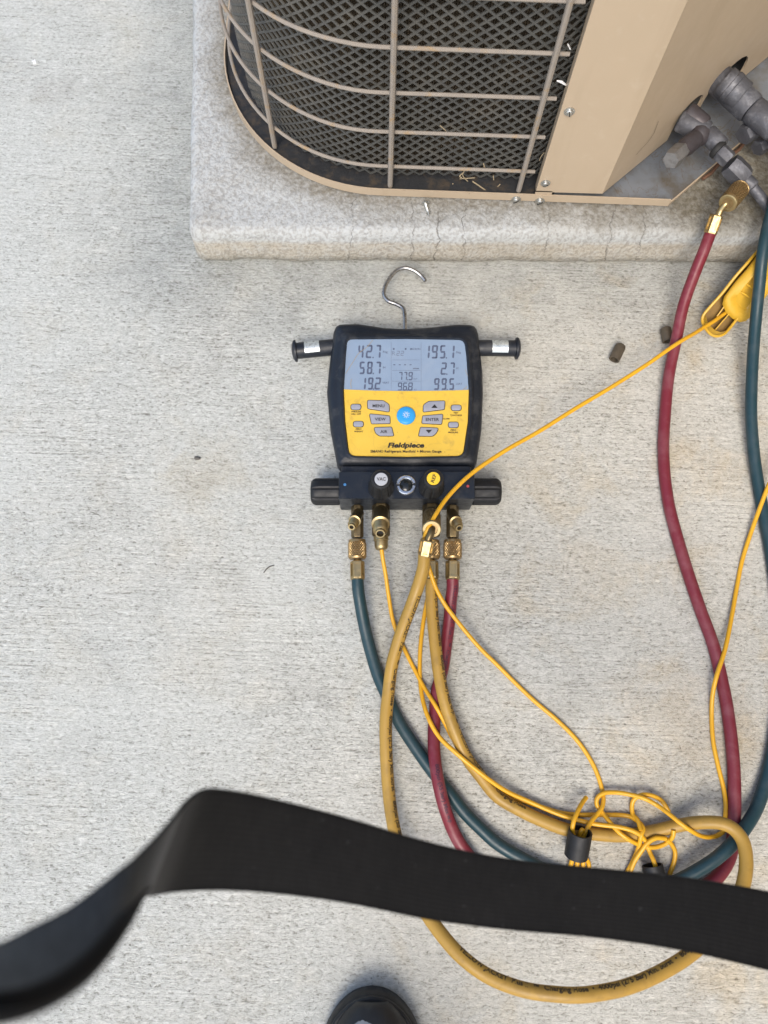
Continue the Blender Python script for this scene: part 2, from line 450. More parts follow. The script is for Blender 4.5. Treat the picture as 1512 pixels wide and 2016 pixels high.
M['fins'] = pbr('coil_fins', (.125, .103, .075), .55, .3, var=.3, vscale=30, dirt=(.26, .20, .13), dscale=26, damt=.6, dlo=.5)
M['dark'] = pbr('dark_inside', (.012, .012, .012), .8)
def galv_mat():
    t = NT('galvanised_pan')
    f = t.noise(30, 5, .6, dist=.5); c = t.mix(f, (.15, .165, .185), (.26, .28, .305))
    st = t.rng(t.math('ABSOLUTE', t.math('SUBTRACT', t.noise(22, 4, .6, dist=1.2), .5)), .0, .012, .7, 0); c = t.mix(st, c, (.16, .12, .08))
    br = t.rng(t.noise(17, 5, .65, t.vec((1, 1, 1), loc=(4, 1, 2))), .47, .64, 0, .75); c = t.mix(br, c, (.125, .10, .065))
    return t.out(c, .48, .35, t.bump(t.noise(200, 3), .15, .0005), .5)
M['galv'] = galv_mat()
M['oxid'] = pbr('oxidised_brass', (.082, .083, .093), .55, .35, var=.3, vscale=120, dirt=(.21, .215, .235), dscale=55, damt=.8, dlo=.50, bump=.6, bscale=260, bdist=.0008)
M['copper'] = pbr('dull_copper', (.062, .053, .057), .5, .35, var=.3, vscale=110, dirt=(.07, .07, .08), dscale=60, damt=.7)
M['brass'] = pbr('worn_brass', (.42, .32, .16), .40, .95, var=.15, vscale=150, dirt=(.20, .14, .06), dscale=110, damt=.55, dlo=.52)
M['brass_knurl'] = pbr('knurled_brass', (.37, .255, .12), .36, .9, var=.2, vscale=200, dirt=(.16, .10, .04), dscale=140, damt=.5, dlo=.5)
M['brass_dark'] = pbr('tarnished_brass', (.20, .15, .075), .4, .85, var=.3, vscale=140, dirt=(.06, .045, .03), dscale=90, damt=.7, dlo=.45)
M['zinc'] = pbr('zinc_screw', (.55, .55, .52), .3, .9, var=.15, vscale=300, dirt=(.25, .23, .2), dscale=200, damt=.5)
M['steel'] = pbr('stainless_wire', (.42, .41, .39), .28, .95, var=.12, vscale=120, dirt=(.2, .18, .16), dscale=90, damt=.4)
M['black'] = pbr('black_plastic', (.0085, .0115, .0175), .46, var=.2, vscale=60, dirt=(.085, .083, .078), dscale=45, damt=.45, dlo=.52, bump=.15, bscale=900, bdist=.00015, spec=.42)
M['block'] = pbr('anodised_block', (.011, .015, .022), .40, .2, var=.15, vscale=70, dirt=(.07, .068, .064), dscale=60, damt=.45, dlo=.53)
M['rubber'] = pbr('black_rubber', (.0045, .005, .006), .58, var=.2, vscale=80, dirt=(.035, .035, .035), dscale=60, damt=.35, dlo=.54, bump=.15, bscale=800, bdist=.0002)
def plate_mat():
    t = NT('yellow_faceplate')
    f = t.noise(40, 4, .6); c = t.mix(f, (.66, .425, .045), (.74, .49, .07))
    gr = t.rng(t.noise(70, 6, .7, dist=.8), .52, .74, 0, .65); c = t.mix(gr, c, (.40, .26, .06))
    sp = t.rng(t.noise(330, 3, .6), .69, .75, 0, .8); c = t.mix(sp, c, (.10, .07, .03))
    return t.out(c, t.rng(f, .3, .7, .28, .42), 0, None, .5)
M['plate'] = plate_mat()
def lcd_mat():
    t = NT('lcd_panel')
    f = t.noise(50, 4, .6); c = t.mix(f, (.205, .275, .375), (.25, .325, .43))
    sm = t.rng(t.noise(28, 5, .65, dist=.6), .52, .75, 0, .35); c = t.mix(sm, c, (.30, .35, .41))
    return t.out(c, .16, 0, None, .5)
M['lcd'] = lcd_mat()
M['lcd_ink'] = pbr('lcd_segment', (.090, .110, .165), .3, var=.05)
M['lcd_faint'] = pbr('lcd_faint_segment', (.135, .165, .225), .3, var=.05)
M['ink'] = pbr('black_print', (.018, .016, .014), .5, var=.1)
M['hose_ink'] = pbr('worn_hose_print', (.035, .022, .010), .6, var=.3, vscale=300)
M['hose_ink_red'] = pbr('worn_red_hose_print', (.055, .014, .030), .6, var=.4, vscale=300)
M['grey'] = pbr('grey_button', (.29, .30, .345), .45, var=.05, dirt=(.2, .19, .18), dscale=120, damt=.3)
M['blue'] = pbr('blue_button', (.03, .30, .66), .32, var=.06)
M['white'] = pbr('white_print', (.72, .72, .72), .5, var=.03)
M['bluedot'] = pbr('blue_dot', (.05, .18, .38), .5); M['reddot'] = pbr('red_dot', (.38, .05, .05), .5)
M['yelcap'] = pbr('yellow_cap', (.80, .52, .03), .42, var=.05)
M['paleLabel'] = pbr('pale_cap', (.42, .43, .45), .45, var=.05)
M['ring'] = pbr('silver_ring', (.62, .62, .62), .25, .9, var=.2, vscale=250, dirt=(.2, .2, .2), dscale=160, damt=.6)
M['glass'] = pbr('dark_sight_glass', (.01, .012, .012), .12, var=.3)
M['foil'] = pbr('foil_label', (.58, .62, .60), .3, .55, var=.2, vscale=160, dirt=(.25, .26, .22), dscale=90, damt=.4)
M['hy'] = pbr('yellow_hose_rubber', (.36, .215, .040), .46, var=.10, vscale=30, dirt=(.20, .12, .028), dscale=36, damt=.6, dlo=.50, bump=.1, bscale=900, bdist=.0002, spec=.4)
M['hb'] = pbr('blue_hose_rubber', (.0085, .0355, .0455), .45, var=.12, vscale=30, dirt=(.04, .06, .068), dscale=42, damt=.55, dlo=.48, bump=.1, bscale=900, bdist=.0002, spec=.45)
M['hr'] = pbr('red_hose_rubber', (.15, .013, .024), .45, var=.12, vscale=30, dirt=(.20, .06, .07), dscale=42, damt=.6, dlo=.47, bump=.1, bscale=900, bdist=.0002, spec=.45)
M['cable'] = pbr('yellow_cable', (.66, .345, .016), .38, var=.08, vscale=50, dirt=(.38, .2, .02), dscale=60, damt=.45, dlo=.56, spec=.45)
M['clampy'] = pbr('yellow_clamp_plastic', (.56, .33, .026), .42, var=.08, vscale=50, dirt=(.35, .2, .02), dscale=50, damt=.45, dlo=.55)
def strap_mat(name, c0, c1):
    t = NT(name); sp = t.n.new('ShaderNodeSeparateXYZ'); t.l.new(t.tc.outputs['UV'], sp.inputs[0]); u, v = sp.outputs[0], sp.outputs[1]
    rib = t.math('SINE', t.math('MULTIPLY', v, 2*math.pi/.0031))                 # ribs along the band
    pick = t.math('SINE', t.math('ADD', t.math('MULTIPLY', u, 2*math.pi/.0024), t.math('MULTIPLY', rib, 1.4)))
    edge = t.math('MULTIPLY', t.math('ABSOLUTE', t.math('SUBTRACT', v, .025)), 1.0)
    sel = t.rng(edge, .0212, .0222, 0, 1)
    c = t.mix(t.noise(30, 5, .65), c0, c1)
    c = t.mix(t.rng(t.noise(1, 4, .6, t.vec((420, 60, 1), src=t.tc.outputs['UV'])), .35, .7, 0, .6), c, t.mix(1.0, c, (1.7, 1.7, 1.7), 'MULTIPLY'))
    c = t.mix(t.math('MULTIPLY', sel, .5), c, t.mix(1.0, c, (.45, .45, .45), 'MULTIPLY'))
    lint = t.rng(t.noise(260, 2, .5), .70, .76, 0, .35); c = t.mix(lint, c, (.05, .05, .05))
    h = t.math('ADD', t.math('MULTIPLY', rib, .6), t.math('MULTIPLY', pick, .4))
    t.b.inputs['Sheen Weight'].default_value = .06; t.b.inputs['Sheen Roughness'].default_value = .4
    return t.out(c, .75, 0, t.bump(h, .22, .0003), .10)
M['strap'] = strap_mat('black_webbing', (.0032, .0033, .0036), (.0082, .0080, .0078))
M['strap_lit'] = strap_mat('lit_webbing', (.040, .042, .044), (.056, .058, .060))  # lit copy of the black webbing, sky light put into its grey
M['leather'] = pbr('black_boot_leather', (.010, .0105, .0115), .52, var=.2, vscale=40, dirt=(.05, .05, .05), dscale=50, damt=.4, dlo=.55, bump=.3, bscale=300, bdist=.0006)
M['scuff'] = pbr('scuffed_leather', (.22, .24, .26), .55, var=.3, vscale=200)
M['straw'] = pbr('dry_grass', (.30, .24, .15), .8, var=.25)
M['cap'] = pbr('aged_valve_cap', (.105, .085, .06), .55, .45, var=.3, vscale=150, dirt=(.16, .13, .09), dscale=120, damt=.5, bump=.3, bscale=600, bdist=.0004)
M['stone'] = pbr('pebble_stone', (.10, .095, .085), .8, var=.3, vscale=200)
M['twig'] = pbr('twig', (.05, .038, .025), .85)
M['panfloor'] = pbr('dirty_pan_floor', (.020, .021, .023), .6, var=.4, vscale=60, dirt=(.075, .055, .035), dscale=70, damt=.7, dlo=.5, bump=.5, bscale=250, bdist=.001)
M['capzinc'] = pbr('dull_hex_cap', (.24, .235, .23), .42, .6, var=.2, vscale=150, dirt=(.10, .085, .075), dscale=110, damt=.5)
M['clampshade'] = pbr('shaded_clamp_hollow', (.20, .115, .022), .6, var=.25, vscale=60, dirt=(.09, .05, .015), dscale=50, damt=.6)  # dirt colour here is part of the hollow's painted shade
M['galvrust'] = pbr('rusty_lip', (.12, .06, .035), .7, var=.4, vscale=120)

# ================================================================== SETTING
g = Geo(); S = 40.0
g.add([V3(-S, -S, 0), V3(S, -S, 0), V3(S, S, 0), V3(-S, S, 0)], [(0, 1, 2, 3)])
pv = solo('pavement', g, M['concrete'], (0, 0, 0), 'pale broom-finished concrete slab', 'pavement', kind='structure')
del pv['category']

# unseen wall, inferred from the light and added to close off the right sky
M['wall'] = pbr('unseen_wall_stucco', (.50, .41, .30), .9, var=.1, vscale=8, bump=.4, bscale=120, bdist=.002)
solo('unseen_wall', box(V3(1.28, 1.0, 1.5), V3(.10, 0, 0), V3(0, 4.0, 0), V3(0, 0, 1.5), .01), M['wall'], (1.28, 1.0, 0), 'unseen beige stucco wall added right of the condenser to close off sky', 'wall', smooth=False)

# ------------------------------------------------------------------ equipment pad
PT = 0.055
def pad():
    A = at(368, 458, PT); Bc = at(1495, 462, PT); ux = (Bc-A).normalized(); uy = (at(378, 0, PT)-A).normalized()
    LX, LY = 1.02, .98; rad = .011; g = Geo()
    # grid parameters with a fine spacing near the visible front and left edges
    xs = [0]; 
    while xs[-1] < LX: xs.append(xs[-1]+(.0024 if xs[-1] < .74 else .03))
    ys = [0]
    while ys[-1] < LY: ys.append(ys[-1]+(.0024 if ys[-1] < .22 else (.006 if ys[-1] < .45 else .03)))
    xs[-1] = LX; ys[-1] = LY
    def corner(p, q):                  # round the plan corner
        rc = .014
        if p < rc and q < rc:
            d = Vector((rc-p, rc-q)); m = max(d.x, d.y)
            if d.length > 1e-9: k = m/d.length; return rc-d.x*k, rc-d.y*k
        return p, q
    vs_, fs_ = [], []; idx = {}
    for j, q in enumerate(ys):
        for i, p in enumerate(xs):
            p2, q2 = corner(p, q)
            e = min(p2, q2, LX-p2, LY-q2); rc = .014
            if p < rc and q < rc: e = min(rc-math.hypot(rc-p2, rc-q2), e) if True else e
            z = PT
            if e < rad: z = PT-rad+math.sqrt(max(rad*rad-(rad-e)**2, 0))
            w = A+ux*p2+uy*q2
            nz = mnoise.noise(w*26)*.0014+mnoise.noise(w*95)*.0007+mnoise.noise(V3(w.x*1.25+w.y*.5, w.y*.8-w.x*.4, 0)*165)*.00085
            ns = mnoise.noise(w*20+V3(5, 5, 5))*.0018 if e < .001 else 0
            out = V3(0, 0, 0)
            if q < 1e-9: out += uy*ns
            if p < 1e-9: out += ux*ns
            v = w+out; v.z = z+nz
            idx[i, j] = len(vs_); vs_.append(v)
    nx, ny = len(xs), len(ys)
    for j in range(ny-1):
        for i in range(nx-1): fs_.append((idx[i, j], idx[i+1, j], idx[i+1, j+1], idx[i, j+1]))
    # skirt down to the ground on the four sides, slightly undercut and ragged
    def skirt(seq, nrm):
        prev = None
        for k in seq:
            b = vs_[k]; col = [k]
            for h, o in ((.030, .0022), (.018, .0045), (.006, .0048), (-.002, -.006)):
                wv = V3(b.x, b.y, h)+nrm*(o+mnoise.noise(V3(b.x, b.y, h)*60)*.0016)
                col.append(len(vs_)); vs_.append(wv)
            if prev:
                for a in range(4): fs_.append((prev[a], prev[a+1], col[a+1], col[a]))
            prev = col
    per = [idx[i, 0] for i in range(nx)]
    skirt([idx[0, j] for j in range(ny-1, 0, -1)]+[idx[i, 0] for i in range(nx)], -(ux*0+uy).normalized()*1.0)
    skirt([idx[nx-1, j] for j in range(ny)], ux); skirt([idx[i, ny-1] for i in range(nx-1, -1, -1)], uy)
    g.add(vs_, fs_)
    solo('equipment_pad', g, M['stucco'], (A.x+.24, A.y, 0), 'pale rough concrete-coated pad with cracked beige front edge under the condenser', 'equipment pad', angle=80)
pad()

# ------------------------------------------------------------------ condenser unit
UY, UX0, UR = .5868, -.2185, .20           # front plane, left plane, corner radius
FA = R(.45)                                # tiny yaw of the front
CH0 = at(1318, 403, .062); 
cu = thing('condenser_unit', (.13, .95, PT), 'tan outdoor condenser with curved wire grille standing on the rough pad', 'air conditioner')
def plan(off, yend, xend):
    """plan polyline of the left side, the rounded corner and the front, inset by off"""
    pts = [Vector((UX0+off, yend)), Vector((UX0+off, UY+UR))]
    n = 22
    for k in range(1, n+1):
        a = math.pi+math.pi/2*k/n
        pts.append(Vector((UX0+UR+(UR-off)*math.cos(a), UY+UR+(UR-off)*math.sin(a))))
    pts.append(Vector((xend, UY+off)))
    return pts
CHX = .241; CHD = Vector((math.cos(R(44)), math.sin(R(44))))     # corner panel fold and the chamfer's direction
PN = at(1318, 404, .062)
pan_c = [Vector((PN.x, UY)), Vector((PN.x, UY))+CHD*.27]
XR = pan_c[1].x; YB = UY+.74
def base_pan():
    out = plan(0, YB, .2)[:-1]+[pan_c[0], pan_c[0]+CHD*.0015, pan_c[1], Vector((XR, YB))]
    lowset = {len(out)-3, len(out)-2, len(out)-1}
    n = len(out); z0, z1 = PT+.0025, PT+.0135; t = .0016
    g = Geo(); inn = inset(out, t); 
    A = [V3(p.x, p.y, z0) for p in out]; B = [V3(p.x, p.y, z1-(.0065 if i in lowset else 0)) for i, p in enumerate(out)]
    C = [V3(p.x, p.y, z1-(.0065 if i in lowset else 0)) for i, p in enumerate(inn)]; D = [V3(p.x, p.y, z0+.003) for p in inn]
    fs_ = []
    for k in range(n):
        j = (k+1) % n
        for a in range(3): fs_.append((a*n+k, a*n+j, (a+1)*n+j, (a+1)*n+k))
    g.add(A+B+C+D, fs_)
    part('base_rim', g, M['tan'], cu, angle=30)
    g2 = Geo(); g2.add(D, [tuple(range(n))]); g2.add([V3(p.x, p.y, z0+.0005) for p in inn], [tuple(range(n-1, -1, -1))])
    part('base_pan', g2, M['galv'], cu)
    fl_ = inset(plan(.0, YB-.02, .19)+[Vector((.19, YB-.02))], .0022)
    part('coil_tray', prism(fl_, [(0, z0+.0034), (.001, z0+.0045)]), M['panfloor'], cu)
    # bent, rust-streaked edge where the pan is notched for the pipes
    e0, e1 = pan_c[0]+CHD*.055, pan_c[0]+CHD*.16; nr = Vector((CHD.y, -CHD.x))
    g3 = Geo(); pts = [V3(*(e0.lerp(e1, k/8)+nr*(.003+.002*math.sin(k*1.7))), z0+.004+.0015*math.sin(k*2.3)) for k in range(9)]
    g3 += tube(pts, .0022, 6)
    part('rusty_lip', g3, M['galvrust'], cu)
base_pan()
# wire grille
GO = .011
wires_z = [.0946+.0548*k for k in range(10)]
gp = plan(GO, YB-.05, .158)
for z in wires_z:
    pts = [V3(p.x, p.y, z+.0006*math.sin(p.x*40+z*90)) for p in gp]
    part('grille_wire', tube(pts, .0021, 8), M['wire'], cu)
def upright(p, nrm):
    a = V3(p.x, p.y, PT+.012)+V3(nrm.x, nrm.y, 0)*.0045; b = a.copy(); b.z = .60
    part('grille_upright', tube([a, a.lerp(b, .5), b], .0031, 8), M['wire'], cu)
cc = Vector((UX0+UR, UY+UR))
for px, py in ((768, 371), (1021, 374)):
    w = at(px, py, PT+.012); upright(Vector((w.x, UY+GO)), Vector((0, -1)))
w = at(541, 289, PT+.012); dv = (Vector((w.x, w.y))-cc).normalized(); upright(cc+dv*(UR-GO), dv)
for yy in (.86, 1.02, 1.2): upright(Vector((UX0+GO, yy)), Vector((-1, 0)))
# expanded diamond guard behind the wires
def resample(pl, step):
    out = [pl[0].copy()]; acc = 0; 
    for a, b in zip(pl, pl[1:]):
        L = (b-a).length; d = step-acc
        while d <= L: out.append(a.lerp(b, d/L)); d += step
        acc = (acc+L) % step
    return out
def guard():
    sp = resample(plan(GO+.013, YB-.2, .146)+[Vector((.156, UY+GO+.015)), Vector((.167, UY+GO+.019)), Vector((.180, UY+GO+.027))], .0072)
    N = []
    for i in range(len(sp)):
        t = (sp[min(i+1, len(sp)-1)]-sp[max(i-1, 0)]).normalized(); N.append(Vector((t.y, -t.x)))
    h = .0058; g = Geo(); z0 = PT+.010; w = .00105; th = .0016
    rows = int((.60-z0)/h)
    def P(i, z):
        k = mnoise.noise(V3(sp[i].x*14, sp[i].y*14, z*14))*.003
        return V3(sp[i].x+N[i].x*k, sp[i].y+N[i].y*k, z)
    for j in range(rows):
        for i in range(len(sp)-1):
            za = z0+j*h+((i+j) % 2)*h; zb = z0+j*h+((i+1+j) % 2)*h
            a, b = P(i, za), P(i+1, zb); d = (b-a).normalized(); n = V3(N[i].x, N[i].y, 0); s = d.cross(n).normalized()*w
            if abs(n.x)+abs(n.y) == 0: continue
            o = n*(-th)
            g.add([a+s, b+s, b-s, a-s, a+s+o, b+s+o, b-s+o, a-s+o], [(0, 1, 2, 3), (0, 4, 5, 1), (3, 2, 6, 7)])
    part('mesh_guard', g, M['guard'], cu, smooth=False, kind='stuff')
    fp = resample(plan(GO+.030, YB-.2, .20), .0013); g = Geo(); vs_ = []; fs_ = []
    for i, p in enumerate(fp):
        t = (fp[min(i+1, len(fp)-1)]-fp[max(i-1, 0)]).normalized(); q = p+Vector((t.y, -t.x))*(.0022 if i % 2 else -.0022)
        vs_ += [V3(q.x, q.y, PT+.006), V3(q.x, q.y, .60)]
    for i in range(len(fp)-1): fs_.append((2*i, 2*i+2, 2*i+3, 2*i+1))
    g.add(vs_, fs_); part('coil_fins', g, M['fins'], cu, smooth=False, kind='stuff')
guard()
# sheet-metal corner panel: flat front, folded chamfer with two pipe notches
def panel():
    x0 = at(1053, 380, PT+.013).x; zb = .0725; zt = .605; t = .0014
    yf = UY+.0015
    p0 = V3(x0, yf, 0); fold = Vector((CHX, yf))
    g = Geo()
    # front sheet with a return flange on its left
    g.add([V3(x0, yf+.010, zb), V3(x0, yf, zb), V3(CHX, yf, zb+.001), V3(CHX, yf, zt), V3(x0, yf, zt), V3(x0, yf+.010, zt)], [(1, 2, 3, 4), (0, 1, 4, 5)])
    g.add([V3(x0, yf+t, zb), V3(CHX, yf+t, zb+.001), V3(CHX, yf+t, zt), V3(x0, yf+t, zt), V3(x0, yf, zb), V3(CHX, yf, zb+.001)], [(3, 2, 1, 0), (0, 1, 5, 4)])
    tx = at(1086, 381, .0695).x
    g.add([V3(x0, yf, .0688), V3(tx, yf, .0688), V3(tx, yf, zb+.002), V3(x0, yf, zb+.002), V3(x0, yf+t, .0688), V3(tx, yf+t, .0688), V3(tx, yf+t, zb), V3(x0, yf+t, zb)], [(0, 1, 2, 3), (1, 5, 6, 2), (0, 4, 5, 1), (4, 0, 3, 7)])
    part('corner_panel', g, M['tan'], cu, smooth=False)
    n = V3(CHD.y, -CHD.x, 0); q0 = V3(CHX, yf, zb)
    def uz(px, py):
        w = on_plane(px, py, q0, n); d = w-q0; return (d.x*CHD.x+d.y*CHD.y, w.z)
    def arch(a, b, apex_h, m=10):
        # U-shaped notch between u=a and u=b
        r = (b-a)/2; out = [(a, zb)]
        for k in range(m+1):
            th = math.pi-math.pi*k/m; out.append((a+r+r*math.cos(th), zb+apex_h-r*.9+r*.9*math.sin(th)))
        return out+[(b, zb)]
    u1 = uz(1312, 279)[0]; u2 = uz(1367, 224)[0]; u3 = uz(1376, 216)[0]; u4 = uz(1450, 160)[0]
    h1 = uz(1362, 200)[1]-zb; h2 = uz(1440, 130)[1]-zb
    h1 = max(.03, min(h1, .06)); h2 = max(.035, min(h2, .075))
    UEND = .33
    low = [(0, zb+.001)]+arch(u1, u2, h1)+arch(u3, u4, h2)+[(UEND, zb)]
    g = Geo(); vs_ = []; fs_ = []
    for u, z in low:
        b = q0+V3(CHD.x, CHD.y, 0)*u; vs_ += [V3(b.x, b.y, z), V3(b.x, b.y, zt)]
    for i in range(len(low)-1):
        if abs(low[i][0]-low[i+1][0]) > 1e-6: fs_.append((2*i, 2*i+2, 2*i+3, 2*i+1))
    g.add(vs_, fs_)
    # thickness of the cut edge
    lo = [q0+V3(CHD.x, CHD.y, 0)*u+V3(0, 0, z-zb) for u, z in low]
    g.add(lo+[p-n*.0022 for p in lo], [(i, i+1, len(lo)+i+1, len(lo)+i) for i in range(len(lo)-1)])
    pc = part('chamfer_panel', g, M['tan'], cu, smooth=False)
    sc = Geo()       # a long scratch in the paint
    prev = None
    for px, py in ((1296, 238), (1287, 262), (1276, 278), (1263, 292), (1252, 304)):
        w = on_plane(px, py, q0, n)+n*.0004
        if prev is not None:
            s = (w-prev).cross(n).normalized()*.0003; sc.add([prev+s, prev-s, w-s, w+s], [(0, 1, 2, 3)])
        prev = w
    part('scratch', sc, M['dark'], pc, smooth=False)
    # rest of the casing: right side, back, top
    e = q0+V3(CHD.x, CHD.y, 0)*UEND
    bx = Geo(); yb = YB-.01
    bx.add([V3(e.x, e.y, zb), V3(e.x, yb, zb), V3(UX0+GO, yb, zb), V3(e.x, e.y, zt), V3(e.x, yb, zt), V3(UX0+GO, yb, zt)], [(0, 1, 4, 3), (1, 2, 5, 4)])
    part('rear_panel', bx, M['tan'], cu, smooth=False)
    tp = plan(.002, yb, CHX)+[Vector((e.x, e.y)), Vector((e.x, yb))]
    part('top_cover', prism(tp, [(0.0, .600), (-.006, .602), (-.006, .63), (.006, .640)]), M['tan'], cu)
    # dark bulkhead that closes the service compartment
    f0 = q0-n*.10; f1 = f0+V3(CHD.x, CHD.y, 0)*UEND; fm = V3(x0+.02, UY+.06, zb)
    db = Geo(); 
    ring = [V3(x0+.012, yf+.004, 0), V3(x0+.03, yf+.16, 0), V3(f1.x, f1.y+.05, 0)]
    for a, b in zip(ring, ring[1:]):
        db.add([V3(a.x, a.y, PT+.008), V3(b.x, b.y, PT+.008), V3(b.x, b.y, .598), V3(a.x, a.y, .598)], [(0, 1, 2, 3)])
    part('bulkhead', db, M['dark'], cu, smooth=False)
    return q0, n
q0, chn = panel()
# slotted washer-head screws
def screw(p, nrm, r, turn):
    n, x, y = frame(nrm); p = Vector(p)
    g = lathe(p, n, [(r, 0), (r, r*.16), (r*.68, r*.2), (r*.66, r*.5), (r*.5, r*.66), (r*.2, r*.7)], n=20)
    s = part('screw', g, M['zinc'], cu)
    d = x*math.cos(turn)+y*math.sin(turn)
    part('slot', box(p+n*(r*.66), d*(r*.6), d.cross(n)*(r*.09), n*(r*.08)), M['dark'], s, smooth=False)
fy = V3(0, UY+.0015, 0)
for px, py, tr in ((1121, 219, .3), (1074, 360, 1.9)):
    screw(on_plane(px, py, fy, V3(0, -1, 0)), V3(0, -1, 0), .0056, tr)
for px, py, tr in ((1016, 392, 2.3), (1063, 395, 2.2)):
    screw(on_plane(px, py, V3(0, UY, 0), V3(0, -1, 0)), V3(0, -1, 0), .0058, tr)
# service valves and pipes
def chain(specs, mat, parent, name):
    g = Geo()
    for kind, a, b, r in specs:
        if kind == 'hex': g += hexbar(a, b, r)
        elif kind == 'bar': g += between(a, b, [(r*.9, 0), (r, .06), (r, .94), (r*.9, 1)], n=20)
        elif kind == 'ball': g += lathe(a, b-a, [(r*.3, -r*.95), (r*.7, -r*.7), (r, 0), (r*.7, r*.7), (r*.3, r*.95)], n=18)
    return part(name, g, mat, parent)
zv = .108
v1 = chain([('bar', at(1338, 236, zv), at(1392, 262, zv), .0125), ('bar', at(1392, 262, zv), at(1420, 290, zv), .0105)], M['oxid'], cu, 'service_valve')
part('valve_pipe', between(at(1352, 222, zv+.004), at(1386, 250, zv+.002), [(.0115, 0), (.0125, .1), (.0120, .9), (.0105, 1)], n=20), M['copper'], v1)
part('stem_neck', between(at(1382, 262, zv), at(1342, 296, zv+.006), [(.0115, 0), (.012, .2), (.0095, .3), (.0105, .5), (.0105, .8), (.0085, 1)], n=18), M['copper'], v1)
part('hex_cap', hexbar(at(1342, 296, zv+.006), at(1320, 316, zv+.012), .0105, ch=.18), M['capzinc'], v1)
part('valve_seal', between(at(1409, 291, zv), at(1417, 298, zv), [(.0095, 0), (.0105, .3), (.0105, .7), (.0095, 1)], n=18), M['dark'], v1)
part('hex_nut', hexbar(at(1416, 297, zv), at(1436, 316, zv-.002), .0095), M['oxid'], v1)
part('flare_nut', hexbar(at(1436, 322, .098), at(1466, 352, .090), .0135, ch=.2), M['oxid'], v1)
part('liquid_pipe', tube(spline([at(1458, 348, .09), at(1475, 362, .088), at(1495, 385, .084), at(1512, 408, .078), at(1545, 450, .07), at(1600, 500, .064)]), [.0085 if k < 14 else .0062 for k in range(51)], 12), M['oxid'], v1)
zs = .120
v2 = chain([('bar', at(1408, 150, zs), at(1480, 215, zs), .0165), ('bar', at(1480, 215, zs), at(1530, 255, zs), .0150), ('bar', at(1470, 235, zs-.01), at(1506, 222, zs-.005), .0135)], M['oxid'], cu, 'service_valve')
part('valve_pipe', between(at(1425, 158, zs+.01), at(1462, 190, zs+.006), [(.0150, 0), (.0160, .05), (.0160, .3), (.0170, .34), (.0170, .52), (.0160, .56), (.0160, .95), (.0150, 1)], n=20), M['oxid'], v2)
part('hex_cap', hexbar(at(1462, 268, .10), at(1495, 245, .10), .0115), M['oxid'], v2)
part('suction_pipe', tube(spline([at(1525, 250, zs), at(1580, 300, .11), at(1640, 350, .10)]), .0145, 14), M['copper'], v2)
part('access_port', hexbar(at(1490, 292, .085), at(1530, 268, .085), .010), M['oxid'], v2)

# ================================================================== MANIFOLD GAUGE
GX = (at(934, 928, .055)-at(667, 928, .055)).normalized(); GX.z = 0; GX.normalize()
GY = V3(-GX.y, GX.x, 0); GZ = V3(0, 0, 1)
KP = (at(820, 800, .045)-at(780, 800, .045)).length/40     # metres per photo pixel on the face
gm = thing('gauge_manifold', at(799, 830, 0), 'black and yellow digital gauge manifold with blue power button lying on the concrete', 'gauge')
def P2(pts, z): return [at(x, y, z).to_2d() for x, y in pts]
def radial(poly, c, n=144):
    out = []
    for k in range(n):
        a = 2*math.pi*k/n; d = Vector((math.cos(a), math.sin(a))); best = None
        for i in range(len(poly)):
            p, q = poly[i]-c, poly[(i+1) % len(poly)]-c; e = q-p
            den = d.x*e.y-d.y*e.x
            if abs(den) < 1e-12: continue
            t = (p.x*e.y-p.y*e.x)/den; s = (p.x*d.y-p.y*d.x)/den
            if t > 0 and -1e-6 <= s <= 1+1e-6 and (best is None or t > best): best = t
        out.append(c+d*best)
    return out
HO = [(658, 637), (706, 636), (758, 644), (798, 646), (846, 643), (900, 637), (941, 638), (945, 675), (951, 730), (952, 775), (949, 845), (938, 918), (800, 920), (664, 918), (650, 845), (643, 770), (647, 725), (654, 668)]
HRAD = [26, 20, 40, 20, 40, 20, 26, 20, 20, 20, 40, 8, 0, 8, 40, 20, 20, 20]
FI = [(684, 668), (800, 667), (914, 669), (918, 700), (923, 768), (921, 830), (911, 897), (800, 899), (688, 897), (680, 830), (677, 768), (681, 700)]
FRAD = [10, 0, 14, 0, 30, 30, 14, 0, 14, 30, 30, 0]
hc = at(799, 780, .040).to_2d()
ho = radial([Vector(p) for p in P2(fillet(HO, HRAD), .038)], hc)
fi = radial([Vector(p) for p in P2(fillet(FI, FRAD), .0445)], hc)
def ringloft(loops):
    g = Geo(); n = len(loops[0][0]); vs_ = []; fs_ = []
    for p, z in loops: vs_ += [V3(q.x, q.y, z) for q in p]
    for i in range(len(loops)-1):
        for k in range(n): fs_.append((i*n+k, i*n+(k+1) % n, (i+1)*n+(k+1) % n, (i+1)*n+k))
    return g.add(vs_, fs_)
lerp = lambda A, B, t: [a.lerp(b, t) for a, b in zip(A, B)]
big = inset(fi, -.0030)
hs = ringloft([(inset(ho, .010), .002), (inset(ho, .002), .010), (ho, .020), (ho, .033), (inset(ho, .0016), .0385), (inset(ho, .0055), .0420), (lerp(inset(ho, .009), big, .15), .0425),
               (lerp(inset(ho, .009), big, .55), .0435), (inset(big, -.0012), .0452), (big, .0458), (inset(fi, -.0012), .0456), (inset(fi, -.0004), .0440), (fi, .0405)])
part('housing', hs, M['black'], gm, angle=50)
FZ = .0440
